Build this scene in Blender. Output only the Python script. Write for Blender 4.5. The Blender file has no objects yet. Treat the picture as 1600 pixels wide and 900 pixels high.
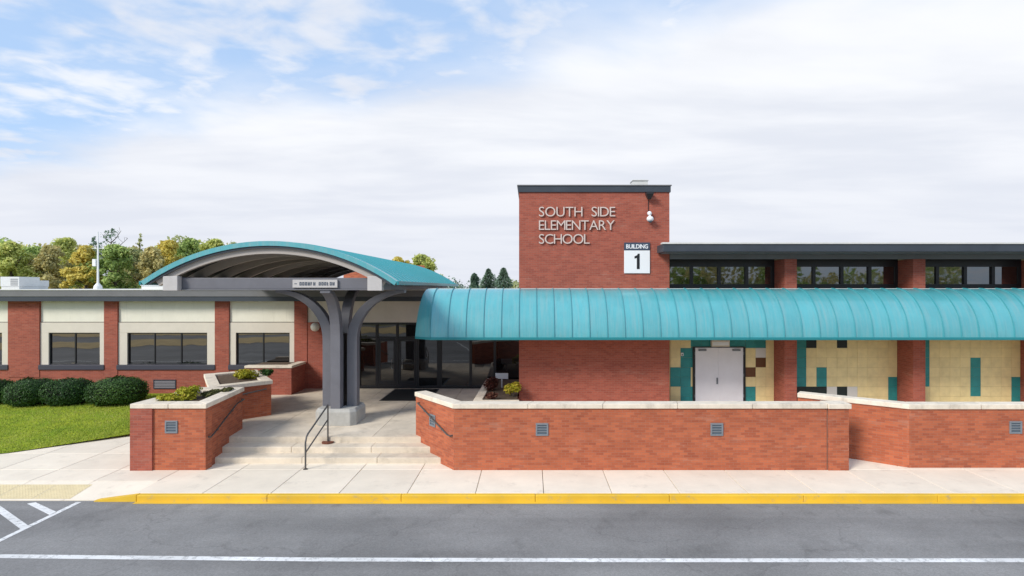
import bpy, math, random
from mathutils import Vector
R = math.radians
SC = bpy.context.scene
COL = SC.collection

# ------------------------------------------------------------------ camera
FPX, CX, CY, EYE = 880.0, 830.0, 450.0, 4.9      # focal length in photo pixels, vanishing point, eye height
cam = bpy.data.cameras.new('camera'); cam_o = bpy.data.objects.new('camera', cam); COL.objects.link(cam_o)
cam_o.location = (0, 0, EYE); cam_o.rotation_euler = (R(90), 0, 0)
cam.sensor_width = 36; cam.lens = FPX / 1600 * 36
cam.shift_x = -(CX - 800) / 1600; cam.shift_y = 0
cam.clip_start = 0.1; cam.clip_end = 3000
SC.camera = cam_o

# ------------------------------------------------------------------ sky and sun
SUN_EL, SUN_AZ = R(35), R(226)       # azimuth measured clockwise from +Y: behind the camera, to its left
W = bpy.data.worlds.new('World'); SC.world = W; W.use_nodes = True
nt = W.node_tree; nt.nodes.clear()
def wn(t, **k):
    n = nt.nodes.new(t)
    for a, b in k.items(): setattr(n, a, b)
    return n
def wmath(op, a, b=None, c=None, clamp=False):
    n = wn('ShaderNodeMath', operation=op); n.use_clamp = clamp
    for i, v in enumerate((a, b, c)):
        if v is None: continue
        if isinstance(v, (int, float)): n.inputs[i].default_value = v
        else: nt.links.new(v, n.inputs[i])
    return n.outputs[0]
def wmap(v, a, b, c, d, smooth=True):
    n = wn('ShaderNodeMapRange'); n.interpolation_type = 'SMOOTHSTEP' if smooth else 'LINEAR'
    nt.links.new(v, n.inputs[0])
    for i, x in enumerate((a, b, c, d)): n.inputs[i + 1].default_value = x
    return n.outputs[0]
sky = wn('ShaderNodeTexSky', sky_type='NISHITA', sun_disc=False, sun_elevation=SUN_EL, sun_rotation=SUN_AZ)
sky.air_density = 1.0; sky.dust_density = 0.6; sky.ozone_density = 1.5
tc = wn('ShaderNodeTexCoord'); sx = wn('ShaderNodeSeparateXYZ'); nt.links.new(tc.outputs['Generated'], sx.inputs[0])
zz = wmath('ADD', wmath('MAXIMUM', sx.outputs[2], 0.0), 0.07)
px_ = wmath('DIVIDE', sx.outputs[0], zz); py_ = wmath('DIVIDE', sx.outputs[1], zz)
cv = wn('ShaderNodeCombineXYZ'); nt.links.new(px_, cv.inputs[0]); nt.links.new(py_, cv.inputs[1])
def wnoise(scale, detail, rough, dist=0.0, off=(0, 0, 0), st=(1, 1, 1), rot=0.0):
    m = wn('ShaderNodeMapping'); m.inputs[1].default_value = off; m.inputs[3].default_value = st; m.inputs[2].default_value = (0, 0, rot)
    nt.links.new(cv.outputs[0], m.inputs[0])
    n = wn('ShaderNodeTexNoise'); n.inputs['Scale'].default_value = scale; n.inputs['Detail'].default_value = detail
    n.inputs['Roughness'].default_value = rough; n.inputs['Distortion'].default_value = dist
    nt.links.new(m.outputs[0], n.inputs[0]); return n.outputs[0]
n_big = wnoise(0.9, 6, 0.55, 0.3, (3.1, 1.7, 0))
n_wisp = wnoise(5.0, 6, 0.52, 0.25, (5.3, 2.2, 0), (1.0, 1.1, 1), 0.35)
n_mid = wnoise(1.3, 5, 0.5, 0.2, (8.0, 4.0, 0))
n_shade = wnoise(1.0, 5, 0.55, 0.2, (1.0, 7.0, 0), (0.5, 1.0, 1))
# cloud deck whose edge crosses the sky: full beyond the line, broken wisps on the near side
line = wmath('ADD', py_, wmath('MULTIPLY', px_, 0.42))
deck = wmap(wmath('ADD', line, wmath('MULTIPLY', wmath('SUBTRACT', n_big, 0.5), 1.5)), 1.45, 2.30, 0.0, 1.0)
wisp = wmath('MULTIPLY', wmap(wmath('ADD', n_wisp, wmath('MULTIPLY', n_mid, 0.55)), 0.62, 1.02, 0.0, 1.0), 0.85)
alpha = wmath('MAXIMUM', deck, wisp)
alpha = wmath('MULTIPLY', alpha, 0.97)
csh = wn('ShaderNodeMix', data_type='RGBA')
nt.links.new(wmap(n_shade, 0.35, 0.62, 0, 1), csh.inputs[0])
csh.inputs[6].default_value = (5.4, 5.6, 6.1, 1); csh.inputs[7].default_value = (6.6, 6.68, 6.9, 1)
# farther (lower) cloud is seen from below and greyer
low = wn('ShaderNodeMix', data_type='RGBA'); nt.links.new(wmap(sx.outputs[2], 0.02, 0.28, 0.75, 0), low.inputs[0])
nt.links.new(csh.outputs[2], low.inputs[6]); low.inputs[7].default_value = (5.2, 5.4, 6.0, 1)
# the clear part: nishita, lifted a little by thin high haze
hz = wn('ShaderNodeMix', data_type='RGBA'); hz.inputs[0].default_value = 0.68
nt.links.new(sky.outputs[0], hz.inputs[6]); hz.inputs[7].default_value = (3.75, 5.25, 7.6, 1)
mx = wn('ShaderNodeMix', data_type='RGBA'); nt.links.new(alpha, mx.inputs[0])
nt.links.new(hz.outputs[2], mx.inputs[6]); nt.links.new(low.outputs[2], mx.inputs[7])
bg = wn('ShaderNodeBackground'); bg.inputs[1].default_value = 0.1; nt.links.new(mx.outputs[2], bg.inputs[0])
wo = wn('ShaderNodeOutputWorld'); nt.links.new(bg.outputs[0], wo.inputs[0])
sun = bpy.data.lights.new('sun', 'SUN'); sun.energy = 2.2; sun.angle = R(18); sun.color = (1.0, 0.94, 0.85)
so = bpy.data.objects.new('sun', sun); COL.objects.link(so)
sd = Vector((math.sin(SUN_AZ) * math.cos(SUN_EL), math.cos(SUN_AZ) * math.cos(SUN_EL), math.sin(SUN_EL)))
so.rotation_euler = sd.to_track_quat('Z', 'Y').to_euler(); so.location = sd * 80
SC.view_settings.view_transform = 'Standard'; SC.view_settings.look = 'None'
SC.view_settings.exposure = 0.58; SC.view_settings.gamma = 1; SC.view_settings.use_curve_mapping = False
SC.render.engine = 'CYCLES'
SC.cycles.max_bounces = 6; SC.cycles.use_denoising = True; SC.cycles.sample_clamp_indirect = 6

# ------------------------------------------------------------------ helpers
def X(px, d): return (px - CX) * d / FPX
def Z(py, d): return EYE - (py - CY) * d / FPX

class MB:
    """collects faces; build() links them as one mesh object with metre-scaled box UVs"""
    def __init__(s): s.v = []; s.f = []
    def add(s, vs, fs):
        o = len(s.v); s.v += [tuple(p) for p in vs]; s.f += [tuple(i + o for i in f) for f in fs]; return s
    def box(s, x0, x1, y0, y1, z0, z1):
        return s.add([(x0,y0,z0),(x1,y0,z0),(x1,y1,z0),(x0,y1,z0),(x0,y0,z1),(x1,y0,z1),(x1,y1,z1),(x0,y1,z1)],
                     [(3,2,1,0),(4,5,6,7),(0,1,5,4),(1,2,6,5),(2,3,7,6),(3,0,4,7)])
    def prism(s, poly, z0, z1):                     # poly counter-clockwise from above
        n = len(poly); zt = z1 if callable(z1) else (lambda x, y: z1)
        vs = [(x,y,z0) for x,y in poly] + [(x,y,zt(x,y)) for x,y in poly]
        fs = [tuple(range(n-1,-1,-1)), tuple(range(n,2*n))] + [(i,(i+1)%n,n+(i+1)%n,n+i) for i in range(n)]
        return s.add(vs, fs)
    def wall(s, a, b, t, z0, z1):                   # thick wall from a to b, thickness t to the left of the direction
        dx, dy = b[0]-a[0], b[1]-a[1]; L = math.hypot(dx,dy); nx, ny = -dy/L*t, dx/L*t
        return s.prism([a, b, (b[0]+nx,b[1]+ny), (a[0]+nx,a[1]+ny)], z0, z1)
    def tube(s, path, r, n=8, caps=True, radii=None):
        P = [Vector(p) for p in path]; rings = []
        for i, p in enumerate(P):
            t = (P[min(i+1,len(P)-1)] - P[max(i-1,0)]).normalized()
            u = t.cross(Vector((0,0,1)))
            if u.length < 1e-3: u = Vector((1,0,0))
            u.normalize(); w = u.cross(t); rr = radii[i] if radii else r
            rings.append([p + (u*math.cos(2*math.pi*k/n) + w*math.sin(2*math.pi*k/n))*rr for k in range(n)])
        vs = [q for g in rings for q in g]; fs = []
        for i in range(len(P)-1):
            for k in range(n):
                a, b = i*n+k, i*n+(k+1)%n; fs.append((a,b,b+n,a+n))
        if caps: fs += [tuple(range(n-1,-1,-1)), tuple((len(P)-1)*n+k for k in range(n))]
        return s.add(vs, fs)
    def sweep(s, secs):                             # list of equal-length rings, closed ring, capped
        n = len(secs[0]); vs = [q for g in secs for q in g]; fs = []
        for i in range(len(secs)-1):
            for k in range(n):
                a, b = i*n+k, i*n+(k+1)%n; fs.append((a,b,b+n,a+n))
        fs += [tuple(range(n-1,-1,-1)), tuple((len(secs)-1)*n+k for k in range(n))]
        return s.add(vs, fs)
    def sphere(s, c, r, seg=16, rings=10, sc=(1,1,1)):
        vs = [(c[0],c[1],c[2]+r*sc[2])]
        for i in range(1,rings):
            a = math.pi*i/rings
            for k in range(seg):
                b = 2*math.pi*k/seg
                vs.append((c[0]+r*sc[0]*math.sin(a)*math.cos(b), c[1]+r*sc[1]*math.sin(a)*math.sin(b), c[2]+r*sc[2]*math.cos(a)))
        vs.append((c[0],c[1],c[2]-r*sc[2])); fs = []
        for k in range(seg): fs.append((0,1+k,1+(k+1)%seg))
        for i in range(rings-2):
            for k in range(seg):
                a, b = 1+i*seg+k, 1+i*seg+(k+1)%seg; fs.append((a,a+seg,b+seg,b))
        L = len(vs)-1; q = 1+(rings-2)*seg
        for k in range(seg): fs.append((q+k,L,q+(k+1)%seg))
        return s.add(vs, fs)
    def mesh(s, name, mat, org=(0,0,0), smooth=False):
        me = bpy.data.meshes.new(name)
        me.from_pydata([(x-org[0],y-org[1],z-org[2]) for x,y,z in s.v], [], s.f)
        uv = me.uv_layers.new(name='UVMap').data
        for p in me.polygons:
            n = p.normal; p.use_smooth = smooth
            for li in p.loop_indices:
                c = s.v[me.loops[li].vertex_index]
                if abs(n.z) > 0.75: u = (c[0], c[1])
                else:
                    L = math.hypot(n.x, n.y); u = ((c[0]*-n.y + c[1]*n.x)/L, c[2])
                uv[li].uv = u
        if mat: me.materials.append(mat)
        return me
    def build(s, name, mat, parent=None, bevel=0, smooth=False, org=None):
        if org is None: org = parent_world(parent)
        me = s.mesh(name, mat, org, smooth)
        o = link(name, me, parent)
        if parent is None: o.location = org
        if bevel: bev(o, bevel)
        if smooth:
            m = o.modifiers.new('edges', 'EDGE_SPLIT'); m.split_angle = R(38)
        return o
def parent_world(p):
    v = Vector((0,0,0))
    while p is not None: v += p.location; p = p.parent
    return tuple(v)
def link(name, data, parent=None, loc=(0,0,0)):
    o = bpy.data.objects.new(name, data); COL.objects.link(o); o.parent = parent; o.location = loc; return o
def bev(o, w, seg=2):
    m = o.modifiers.new('bevel', 'BEVEL'); m.width = w; m.segments = seg; m.limit_method = 'ANGLE'
def thing(name, label, cat, loc=(0,0,0), group=None):
    o = link(name, None, None, loc); o.empty_display_size = 0.2; return tag(o, label, cat, group)
def tag(o, label, cat, group=None):
    o['label'] = label; o['category'] = cat
    if group: o['group'] = group
    return o
def struct(o, kind='structure', label=None):
    o['kind'] = kind
    if label: o['label'] = label
    return o

# ------------------------------------------------------------------ materials
def mat(name, col, rough=0.7, metal=0.0, vary=0.0, vscale=3.0, bump=0.0, bscale=60.0, col2=None, coord='Object', ior=1.45, spec=0.5, detail=5):
    m = bpy.data.materials.new(name); m.use_nodes = True; t = m.node_tree; b = t.nodes['Principled BSDF']
    b.inputs['Roughness'].default_value = rough; b.inputs['Metallic'].default_value = metal
    b.inputs['IOR'].default_value = ior; b.inputs['Specular IOR Level'].default_value = spec
    c = (*col, 1)
    if vary or col2:
        co = t.nodes.new('ShaderNodeTexCoord' if coord != 'World' else 'ShaderNodeNewGeometry')
        out = co.outputs['Position'] if coord == 'World' else co.outputs[coord]
        n = t.nodes.new('ShaderNodeTexNoise'); n.inputs['Scale'].default_value = vscale; n.inputs['Detail'].default_value = detail; n.inputs['Roughness'].default_value = 0.65
        t.links.new(out, n.inputs[0])
        r = t.nodes.new('ShaderNodeValToRGB'); r.color_ramp.elements[0].position = 0.3; r.color_ramp.elements[1].position = 0.72
        lo = col2 if col2 else tuple(x*(1-vary) for x in col); hi = col if col2 else tuple(min(1,x*(1+vary)) for x in col)
        r.color_ramp.elements[0].color = (*lo,1); r.color_ramp.elements[1].color = (*hi,1)
        t.links.new(n.outputs[0], r.inputs[0]); t.links.new(r.outputs[0], b.inputs['Base Color'])
        if bump:
            n2 = t.nodes.new('ShaderNodeTexNoise'); n2.inputs['Scale'].default_value = bscale; n2.inputs['Detail'].default_value = 3
            t.links.new(out, n2.inputs[0])
            bp = t.nodes.new('ShaderNodeBump'); bp.inputs['Strength'].default_value = bump; bp.inputs['Distance'].default_value = 0.01
            t.links.new(n2.outputs[0], bp.inputs['Height']); t.links.new(bp.outputs[0], b.inputs['Normal'])
    else: b.inputs['Base Color'].default_value = c
    return m
def brick_mat(name, c1, c2, mortar, big=0.16):
    m = bpy.data.materials.new(name); m.use_nodes = True; t = m.node_tree; b = t.nodes['Principled BSDF']; b.inputs['Roughness'].default_value = 0.88
    uv = t.nodes.new('ShaderNodeUVMap')
    k = t.nodes.new('ShaderNodeTexBrick'); k.inputs['Scale'].default_value = 1.0; k.inputs['Brick Width'].default_value = 0.205
    k.inputs['Row Height'].default_value = 0.0675; k.inputs['Mortar Size'].default_value = 0.0048; k.inputs['Mortar Smooth'].default_value = 0.2
    k.inputs['Bias'].default_value = -0.1
    k.inputs['Color1'].default_value = (*c1,1); k.inputs['Color2'].default_value = (*c2,1); k.inputs['Mortar'].default_value = (*mortar,1)
    t.links.new(uv.outputs[0], k.inputs[0])
    n = t.nodes.new('ShaderNodeTexNoise'); n.inputs['Scale'].default_value = 0.9; n.inputs['Detail'].default_value = 7; n.inputs['Roughness'].default_value = 0.7
    t.links.new(uv.outputs[0], n.inputs[0])
    mr = t.nodes.new('ShaderNodeMapRange'); mr.inputs[1].default_value = 0.3; mr.inputs[2].default_value = 0.7; mr.inputs[3].default_value = 1-big; mr.inputs[4].default_value = 1+big
    t.links.new(n.outputs[0], mr.inputs[0])
    mu = t.nodes.new('ShaderNodeMix'); mu.data_type = 'RGBA'; mu.blend_type = 'MULTIPLY'; mu.inputs[0].default_value = 1
    t.links.new(k.outputs[0], mu.inputs[6]); t.links.new(mr.outputs[0], mu.inputs[7])
    # pale lime bloom in loose streaks
    n2 = t.nodes.new('ShaderNodeTexNoise'); n2.inputs['Scale'].default_value = 1.6; n2.inputs['Detail'].default_value = 8; n2.inputs['Roughness'].default_value = 0.75
    mp = t.nodes.new('ShaderNodeMapping'); mp.inputs[3].default_value = (0.5, 2.2, 1); mp.inputs[1].default_value = (4, 9, 0)
    t.links.new(uv.outputs[0], mp.inputs[0]); t.links.new(mp.outputs[0], n2.inputs[0])
    mr2 = t.nodes.new('ShaderNodeMapRange'); mr2.inputs[1].default_value = 0.56; mr2.inputs[2].default_value = 0.8; mr2.inputs[3].default_value = 0; mr2.inputs[4].default_value = 0.6
    t.links.new(n2.outputs[0], mr2.inputs[0])
    m2 = t.nodes.new('ShaderNodeMix'); m2.data_type = 'RGBA'; t.links.new(mr2.outputs[0], m2.inputs[0]); t.links.new(mu.outputs[2], m2.inputs[6]); m2.inputs[7].default_value = (0.5,0.3,0.22,1)
    t.links.new(m2.outputs[2], b.inputs['Base Color'])
    bp = t.nodes.new('ShaderNodeBump'); bp.inputs['Strength'].default_value = 0.7; bp.inputs['Distance'].default_value = 0.008; bp.invert = True
    t.links.new(k.outputs['Fac'], bp.inputs['Height']); t.links.new(bp.outputs[0], b.inputs['Normal'])
    return m
def leaf_mat(name, cols, rough=0.6, trans=0.35):
    m = bpy.data.materials.new(name); m.use_nodes = True; t = m.node_tree; b = t.nodes['Principled BSDF']; b.inputs['Roughness'].default_value = rough
    b.inputs['Specular IOR Level'].default_value = 0.25
    g = t.nodes.new('ShaderNodeNewGeometry'); r = t.nodes.new('ShaderNodeValToRGB'); e = r.color_ramp.elements
    for i, c in enumerate(cols):
        p = i/(len(cols)-1)
        if i == 0: e[0].position = 0; e[0].color = (*c,1)
        elif i == len(cols)-1: e[len(e)-1].position = 1; e[len(e)-1].color = (*c,1)
        else: q = e.new(p); q.color = (*c,1)
    n = t.nodes.new('ShaderNodeTexNoise'); n.inputs['Scale'].default_value = 0.5; n.inputs['Detail'].default_value = 2
    t.links.new(g.outputs['Position'], n.inputs[0])
    a = t.nodes.new('ShaderNodeMath'); a.operation = 'MULTIPLY_ADD'; a.inputs[1].default_value = 0.55
    mr = t.nodes.new('ShaderNodeMapRange'); mr.inputs[1].default_value = 0.3; mr.inputs[2].default_value = 0.7; mr.inputs[3].default_value = 0; mr.inputs[4].default_value = 0.45
    t.links.new(n.outputs[0], mr.inputs[0]); t.links.new(g.outputs['Random Per Island'], a.inputs[0]); t.links.new(mr.outputs[0], a.inputs[2])
    t.links.new(a.outputs[0], r.inputs[0]); t.links.new(r.outputs[0], b.inputs['Base Color'])
    tr = t.nodes.new('ShaderNodeBsdfTranslucent'); t.links.new(r.outputs[0], tr.inputs[0])
    ms = t.nodes.new('ShaderNodeMixShader'); ms.inputs[0].default_value = trans
    t.links.new(b.outputs[0], ms.inputs[1]); t.links.new(tr.outputs[0], ms.inputs[2]); t.links.new(ms.outputs[0], t.nodes['Material Output'].inputs[0])
    return m

def worn(name, col, under, rough=0.7, amount=0.3, scale=7.0, stretch=(1,1,1)):
    """paint worn through to the surface below in specks and scuffs"""
    m = bpy.data.materials.new(name); m.use_nodes = True; t = m.node_tree; b = t.nodes['Principled BSDF']; b.inputs['Roughness'].default_value = rough
    g = t.nodes.new('ShaderNodeNewGeometry'); mp = t.nodes.new('ShaderNodeMapping'); mp.inputs[3].default_value = stretch; t.links.new(g.outputs['Position'], mp.inputs[0])
    n = t.nodes.new('ShaderNodeTexNoise'); n.inputs['Scale'].default_value = scale; n.inputs['Detail'].default_value = 9; n.inputs['Roughness'].default_value = 0.78; t.links.new(mp.outputs[0], n.inputs[0])
    r = t.nodes.new('ShaderNodeMapRange'); t.links.new(n.outputs[0], r.inputs[0])
    for i, v in enumerate((0.30+amount*0.3, 0.40+amount*0.45, 0.75, 0.0)): r.inputs[i+1].default_value = v
    n2 = t.nodes.new('ShaderNodeTexNoise'); n2.inputs['Scale'].default_value = 0.8; n2.inputs['Detail'].default_value = 5; t.links.new(g.outputs['Position'], n2.inputs[0])
    r2 = t.nodes.new('ShaderNodeMapRange'); t.links.new(n2.outputs[0], r2.inputs[0])
    for i, v in enumerate((0.3, 0.7, 0.82, 1.08)): r2.inputs[i+1].default_value = v
    v2 = t.nodes.new('ShaderNodeVectorMath'); v2.operation = 'SCALE'; v2.inputs[0].default_value = col; t.links.new(r2.outputs[0], v2.inputs['Scale'])
    x = t.nodes.new('ShaderNodeMix'); x.data_type = 'RGBA'; t.links.new(r.outputs[0], x.inputs[0]); t.links.new(v2.outputs[0], x.inputs[6]); x.inputs[7].default_value = (*under,1)
    t.links.new(x.outputs[2], b.inputs['Base Color']); return m
def ripple(m, strength):
    t = m.node_tree; g = t.nodes.new('ShaderNodeNewGeometry'); n = t.nodes.new('ShaderNodeTexNoise'); n.inputs['Scale'].default_value = 1.1; n.inputs['Detail'].default_value = 1
    t.links.new(g.outputs['Position'], n.inputs[0]); bp = t.nodes.new('ShaderNodeBump'); bp.inputs['Strength'].default_value = strength; bp.inputs['Distance'].default_value = 0.05
    t.links.new(n.outputs[0], bp.inputs['Height']); t.links.new(bp.outputs[0], t.nodes['Principled BSDF'].inputs['Normal'])
def piece_tint(m, amount):
    """each piece sharing the material gets its own slight tone"""
    t = m.node_tree; b = t.nodes['Principled BSDF']; l = b.inputs['Base Color'].links[0]; src = l.from_socket
    o = t.nodes.new('ShaderNodeObjectInfo'); r = t.nodes.new('ShaderNodeMapRange'); t.links.new(o.outputs['Random'], r.inputs[0]); r.inputs[3].default_value = 1-amount; r.inputs[4].default_value = 1+amount
    v = t.nodes.new('ShaderNodeVectorMath'); v.operation = 'SCALE'; t.links.new(src, v.inputs[0]); t.links.new(r.outputs[0], v.inputs['Scale']); t.links.new(v.outputs[0], b.inputs['Base Color'])
def grime(m, col, scale, stretch, lo, hi, amount):
    """stains in streaks or spots laid over a material's own colour"""
    t = m.node_tree; b = t.nodes['Principled BSDF']; src = b.inputs['Base Color'].links[0].from_socket
    g = t.nodes.new('ShaderNodeNewGeometry'); mp = t.nodes.new('ShaderNodeMapping'); mp.inputs[3].default_value = stretch; t.links.new(g.outputs['Position'], mp.inputs[0])
    n = t.nodes.new('ShaderNodeTexNoise'); n.inputs['Scale'].default_value = scale; n.inputs['Detail'].default_value = 7; n.inputs['Roughness'].default_value = 0.7; t.links.new(mp.outputs[0], n.inputs[0])
    r = t.nodes.new('ShaderNodeMapRange'); t.links.new(n.outputs[0], r.inputs[0])
    for i, v in enumerate((lo, hi, 0, amount)): r.inputs[i+1].default_value = v
    x = t.nodes.new('ShaderNodeMix'); x.data_type = 'RGBA'; t.links.new(r.outputs[0], x.inputs[0]); t.links.new(src, x.inputs[6]); x.inputs[7].default_value = (*col,1); t.links.new(x.outputs[2], b.inputs['Base Color'])
M = {}
M['brick_front'] = brick_mat('brick_front', (0.475,0.128,0.054), (0.32,0.075,0.034), (0.36,0.165,0.11))
M['brick'] = brick_mat('brick', (0.385,0.098,0.060), (0.28,0.066,0.042), (0.33,0.15,0.115), 0.10)
M['cap'] = mat('cap_stone', (0.76,0.67,0.55), 0.8, vary=0.14, vscale=2.5, bump=0.15)
M['sidewalk'] = mat('sidewalk_concrete', (0.80,0.715,0.59), 0.85, vary=0.07, vscale=1.1, bump=0.12, coord='World')
M['landing'] = mat('landing_concrete', (0.69,0.60,0.48), 0.85, vary=0.16, vscale=0.9, bump=0.12, coord='World')
M['pedestal'] = mat('pedestal_concrete', (0.42,0.41,0.38), 0.85, vary=0.14, vscale=4, bump=0.2, coord='World')
def asphalt_mat():
    m = bpy.data.materials.new('asphalt'); m.use_nodes = True; t = m.node_tree; b = t.nodes['Principled BSDF']; b.inputs['Roughness'].default_value = 0.86
    g = t.nodes.new('ShaderNodeNewGeometry')
    def noise(sc, st, det, lo, hi, a, c, rough=0.6):
        mp = t.nodes.new('ShaderNodeMapping'); mp.inputs[3].default_value = st; t.links.new(g.outputs['Position'], mp.inputs[0])
        n = t.nodes.new('ShaderNodeTexNoise'); n.inputs['Scale'].default_value = sc; n.inputs['Detail'].default_value = det; n.inputs['Roughness'].default_value = rough
        t.links.new(mp.outputs[0], n.inputs[0]); r = t.nodes.new('ShaderNodeMapRange'); t.links.new(n.outputs[0], r.inputs[0])
        for i, v in enumerate((lo, hi, a, c)): r.inputs[i+1].default_value = v
        return r.outputs[0], n.outputs[0]
    def mul(a, c):
        n = t.nodes.new('ShaderNodeMath'); n.operation = 'MULTIPLY'; t.links.new(a, n.inputs[0]); t.links.new(c, n.inputs[1]); return n.outputs[0]
    patch, _ = noise(0.20, (1, 1.5, 1), 7, 0.36, 0.64, 0.80, 1.24)
    lanes, _ = noise(0.6, (0.03, 1.6, 1), 3, 0.3, 0.7, 0.86, 1.14)
    grit, gr_ = noise(30, (1, 1, 1), 6, 0.3, 0.7, 0.62, 1.38, 0.9)
    oil, _ = noise(1.3, (1, 0.6, 1), 5, 0.30, 0.42, 0.80, 1.0)
    # hairline cracks: edges of large warped cells
    wn_ = t.nodes.new('ShaderNodeTexNoise'); wn_.inputs['Scale'].default_value = 1.2; wn_.inputs['Detail'].default_value = 6; t.links.new(g.outputs['Position'], wn_.inputs[0])
    wa = t.nodes.new('ShaderNodeVectorMath'); wa.operation = 'MULTIPLY_ADD'; t.links.new(wn_.outputs['Color'], wa.inputs[0]); wa.inputs[1].default_value = (1.6,1.6,0); t.links.new(g.outputs['Position'], wa.inputs[2])
    vo = t.nodes.new('ShaderNodeTexVoronoi'); vo.feature = 'DISTANCE_TO_EDGE'; vo.inputs['Scale'].default_value = 0.22; t.links.new(wa.outputs[0], vo.inputs[0])
    cr_ = t.nodes.new('ShaderNodeMapRange'); t.links.new(vo.outputs['Distance'], cr_.inputs[0])
    for i, v in enumerate((0.0, 0.006, 0.82, 1.0)): cr_.inputs[i+1].default_value = v
    f = mul(mul(mul(patch, lanes), mul(grit, oil)), cr_.outputs[0])
    v = t.nodes.new('ShaderNodeVectorMath'); v.operation = 'SCALE'; v.inputs[0].default_value = (0.210, 0.206, 0.202); t.links.new(f, v.inputs['Scale'])
    t.links.new(v.outputs[0], b.inputs['Base Color'])
    bp = t.nodes.new('ShaderNodeBump'); bp.inputs['Strength'].default_value = 0.5; bp.inputs['Distance'].default_value = 0.01; t.links.new(gr_, bp.inputs['Height']); t.links.new(bp.outputs[0], b.inputs['Normal'])
    return m
M['asphalt'] = asphalt_mat()
M['joint'] = mat('joint_filler', (0.22,0.19,0.16), 0.9)
M['white_paint'] = worn('road_paint_white', (0.80,0.80,0.79), (0.26,0.26,0.26), 0.7, 0.22, 9.0)
M['yellow'] = worn('kerb_yellow', (0.78,0.49,0.035), (0.42,0.33,0.18), 0.65, 0.12, 6.0, (0.7,1,1))
M['tactile'] = mat('tactile_yellow', (0.72,0.60,0.36), 0.75, vary=0.08, vscale=5, coord='World')
M['cream'] = mat('cream_panel', (0.78,0.75,0.64), 0.6, vary=0.05, vscale=1.5, coord='World')
M['window_frame'] = mat('cream_window_frame', (0.68,0.62,0.53), 0.6, vary=0.05, vscale=1.5, coord='World')
M['fascia'] = mat('grey_fascia', (0.16,0.16,0.165), 0.5, vary=0.10, vscale=1.2, coord='World')
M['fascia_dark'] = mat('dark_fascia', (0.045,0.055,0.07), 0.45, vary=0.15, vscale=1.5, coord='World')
M['sill'] = mat('slate_sill', (0.055,0.055,0.075), 0.5)
M['metal_dark'] = mat('bronze_frame', (0.018,0.018,0.021), 0.4)
M['glass'] = mat('tinted_glass', (0.006,0.007,0.008), 0.02, ior=2.4, spec=0.5)
M['roof_white'] = mat('white_roof_membrane', (0.70,0.70,0.67), 0.8, vary=0.1, vscale=1.0, coord='World')
M['teal'] = mat('teal_roof_metal', (0.095,0.42,0.47), 0.30, col2=(0.08,0.365,0.415), vscale=1.3, coord='World', spec=0.6, ior=1.6)
M['teal_seam'] = mat('teal_seam_metal', (0.07,0.34,0.39), 0.38)
M['teal_dark'] = mat('teal_edge_metal', (0.02,0.22,0.25), 0.4)
M['steel'] = mat('slate_painted_steel', (0.15,0.15,0.17), 0.45, vary=0.09, vscale=2.0, coord='World')
M['rib'] = mat('warm_grey_rib', (0.42,0.38,0.35), 0.55, vary=0.06, vscale=2.0, coord='World')
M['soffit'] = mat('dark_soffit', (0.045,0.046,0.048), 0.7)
M['block'] = mat('pale_grey_block', (0.50,0.48,0.47), 0.7, vary=0.06, vscale=5)
M['door'] = mat('lilac_grey_door', (0.78,0.76,0.80), 0.5, vary=0.04, vscale=2)
M['tile_cream'] = mat('tile_cream', (0.86,0.70,0.36), 0.45, vary=0.10, vscale=3.0, coord='World')
M['tile_teal'] = mat('tile_teal', (0.03,0.26,0.26), 0.45, vary=0.15, vscale=3.0, coord='World')
M['tile_grout'] = mat('tile_grout', (0.60,0.49,0.26), 0.8)
M['tile_brown'] = mat('tile_brown', (0.14,0.055,0.02), 0.45)
M['tile_white'] = mat('tile_white', (0.70,0.68,0.64), 0.45)
M['tile_black'] = mat('tile_black', (0.012,0.022,0.022), 0.45)
M['letter'] = mat('letter_metal', (0.62,0.51,0.46), 0.45)
M['sign_white'] = mat('sign_white', (0.80,0.82,0.84), 0.5)
M['sign_blue'] = mat('sign_navy', (0.045,0.065,0.10), 0.5)
M['black'] = mat('sign_black', (0.010,0.012,0.015), 0.5)
M['rail'] = mat('rail_steel', (0.12,0.115,0.11), 0.4, metal=0.5)
M['rust'] = mat('rusty_plate', (0.16,0.055,0.03), 0.85, vary=0.3, vscale=20)
M['lamp'] = mat('opal_globe', (0.80,0.76,0.66), 0.3)
M['fix'] = mat('zinc_fixture', (0.19,0.21,0.235), 0.45, vary=0.08, vscale=12)
M['lens'] = mat('fixture_lens', (0.10,0.13,0.16), 0.25)
M['mat'] = mat('rubber_mat', (0.014,0.015,0.016), 0.9)
M['soil'] = mat('planter_soil', (0.11,0.075,0.05), 0.95, vary=0.4, vscale=8, bump=0.5, coord='World')
M['lawn'] = mat('lawn', (0.35,0.39,0.035), 0.95, col2=(0.17,0.27,0.022), vscale=1.3, bump=0.3, coord='World', detail=8, spec=0.05)
M['field'] = mat('field', (0.26,0.21,0.09), 0.95, col2=(0.12,0.16,0.04), vscale=0.12, coord='World')
M['verge'] = mat('dry_verge', (0.66,0.48,0.22), 0.95, vary=0.2, vscale=0.8, coord='World')
M['bark'] = mat('bark', (0.10,0.08,0.06), 0.9, vary=0.3, vscale=4)
M['unit'] = mat('roof_unit_metal', (0.62,0.62,0.60), 0.5, vary=0.06, vscale=3)
M['unit_dark'] = mat('roof_unit_grille', (0.30,0.30,0.30), 0.6)
M['pole'] = mat('white_pole', (0.74,0.74,0.71), 0.5)
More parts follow.
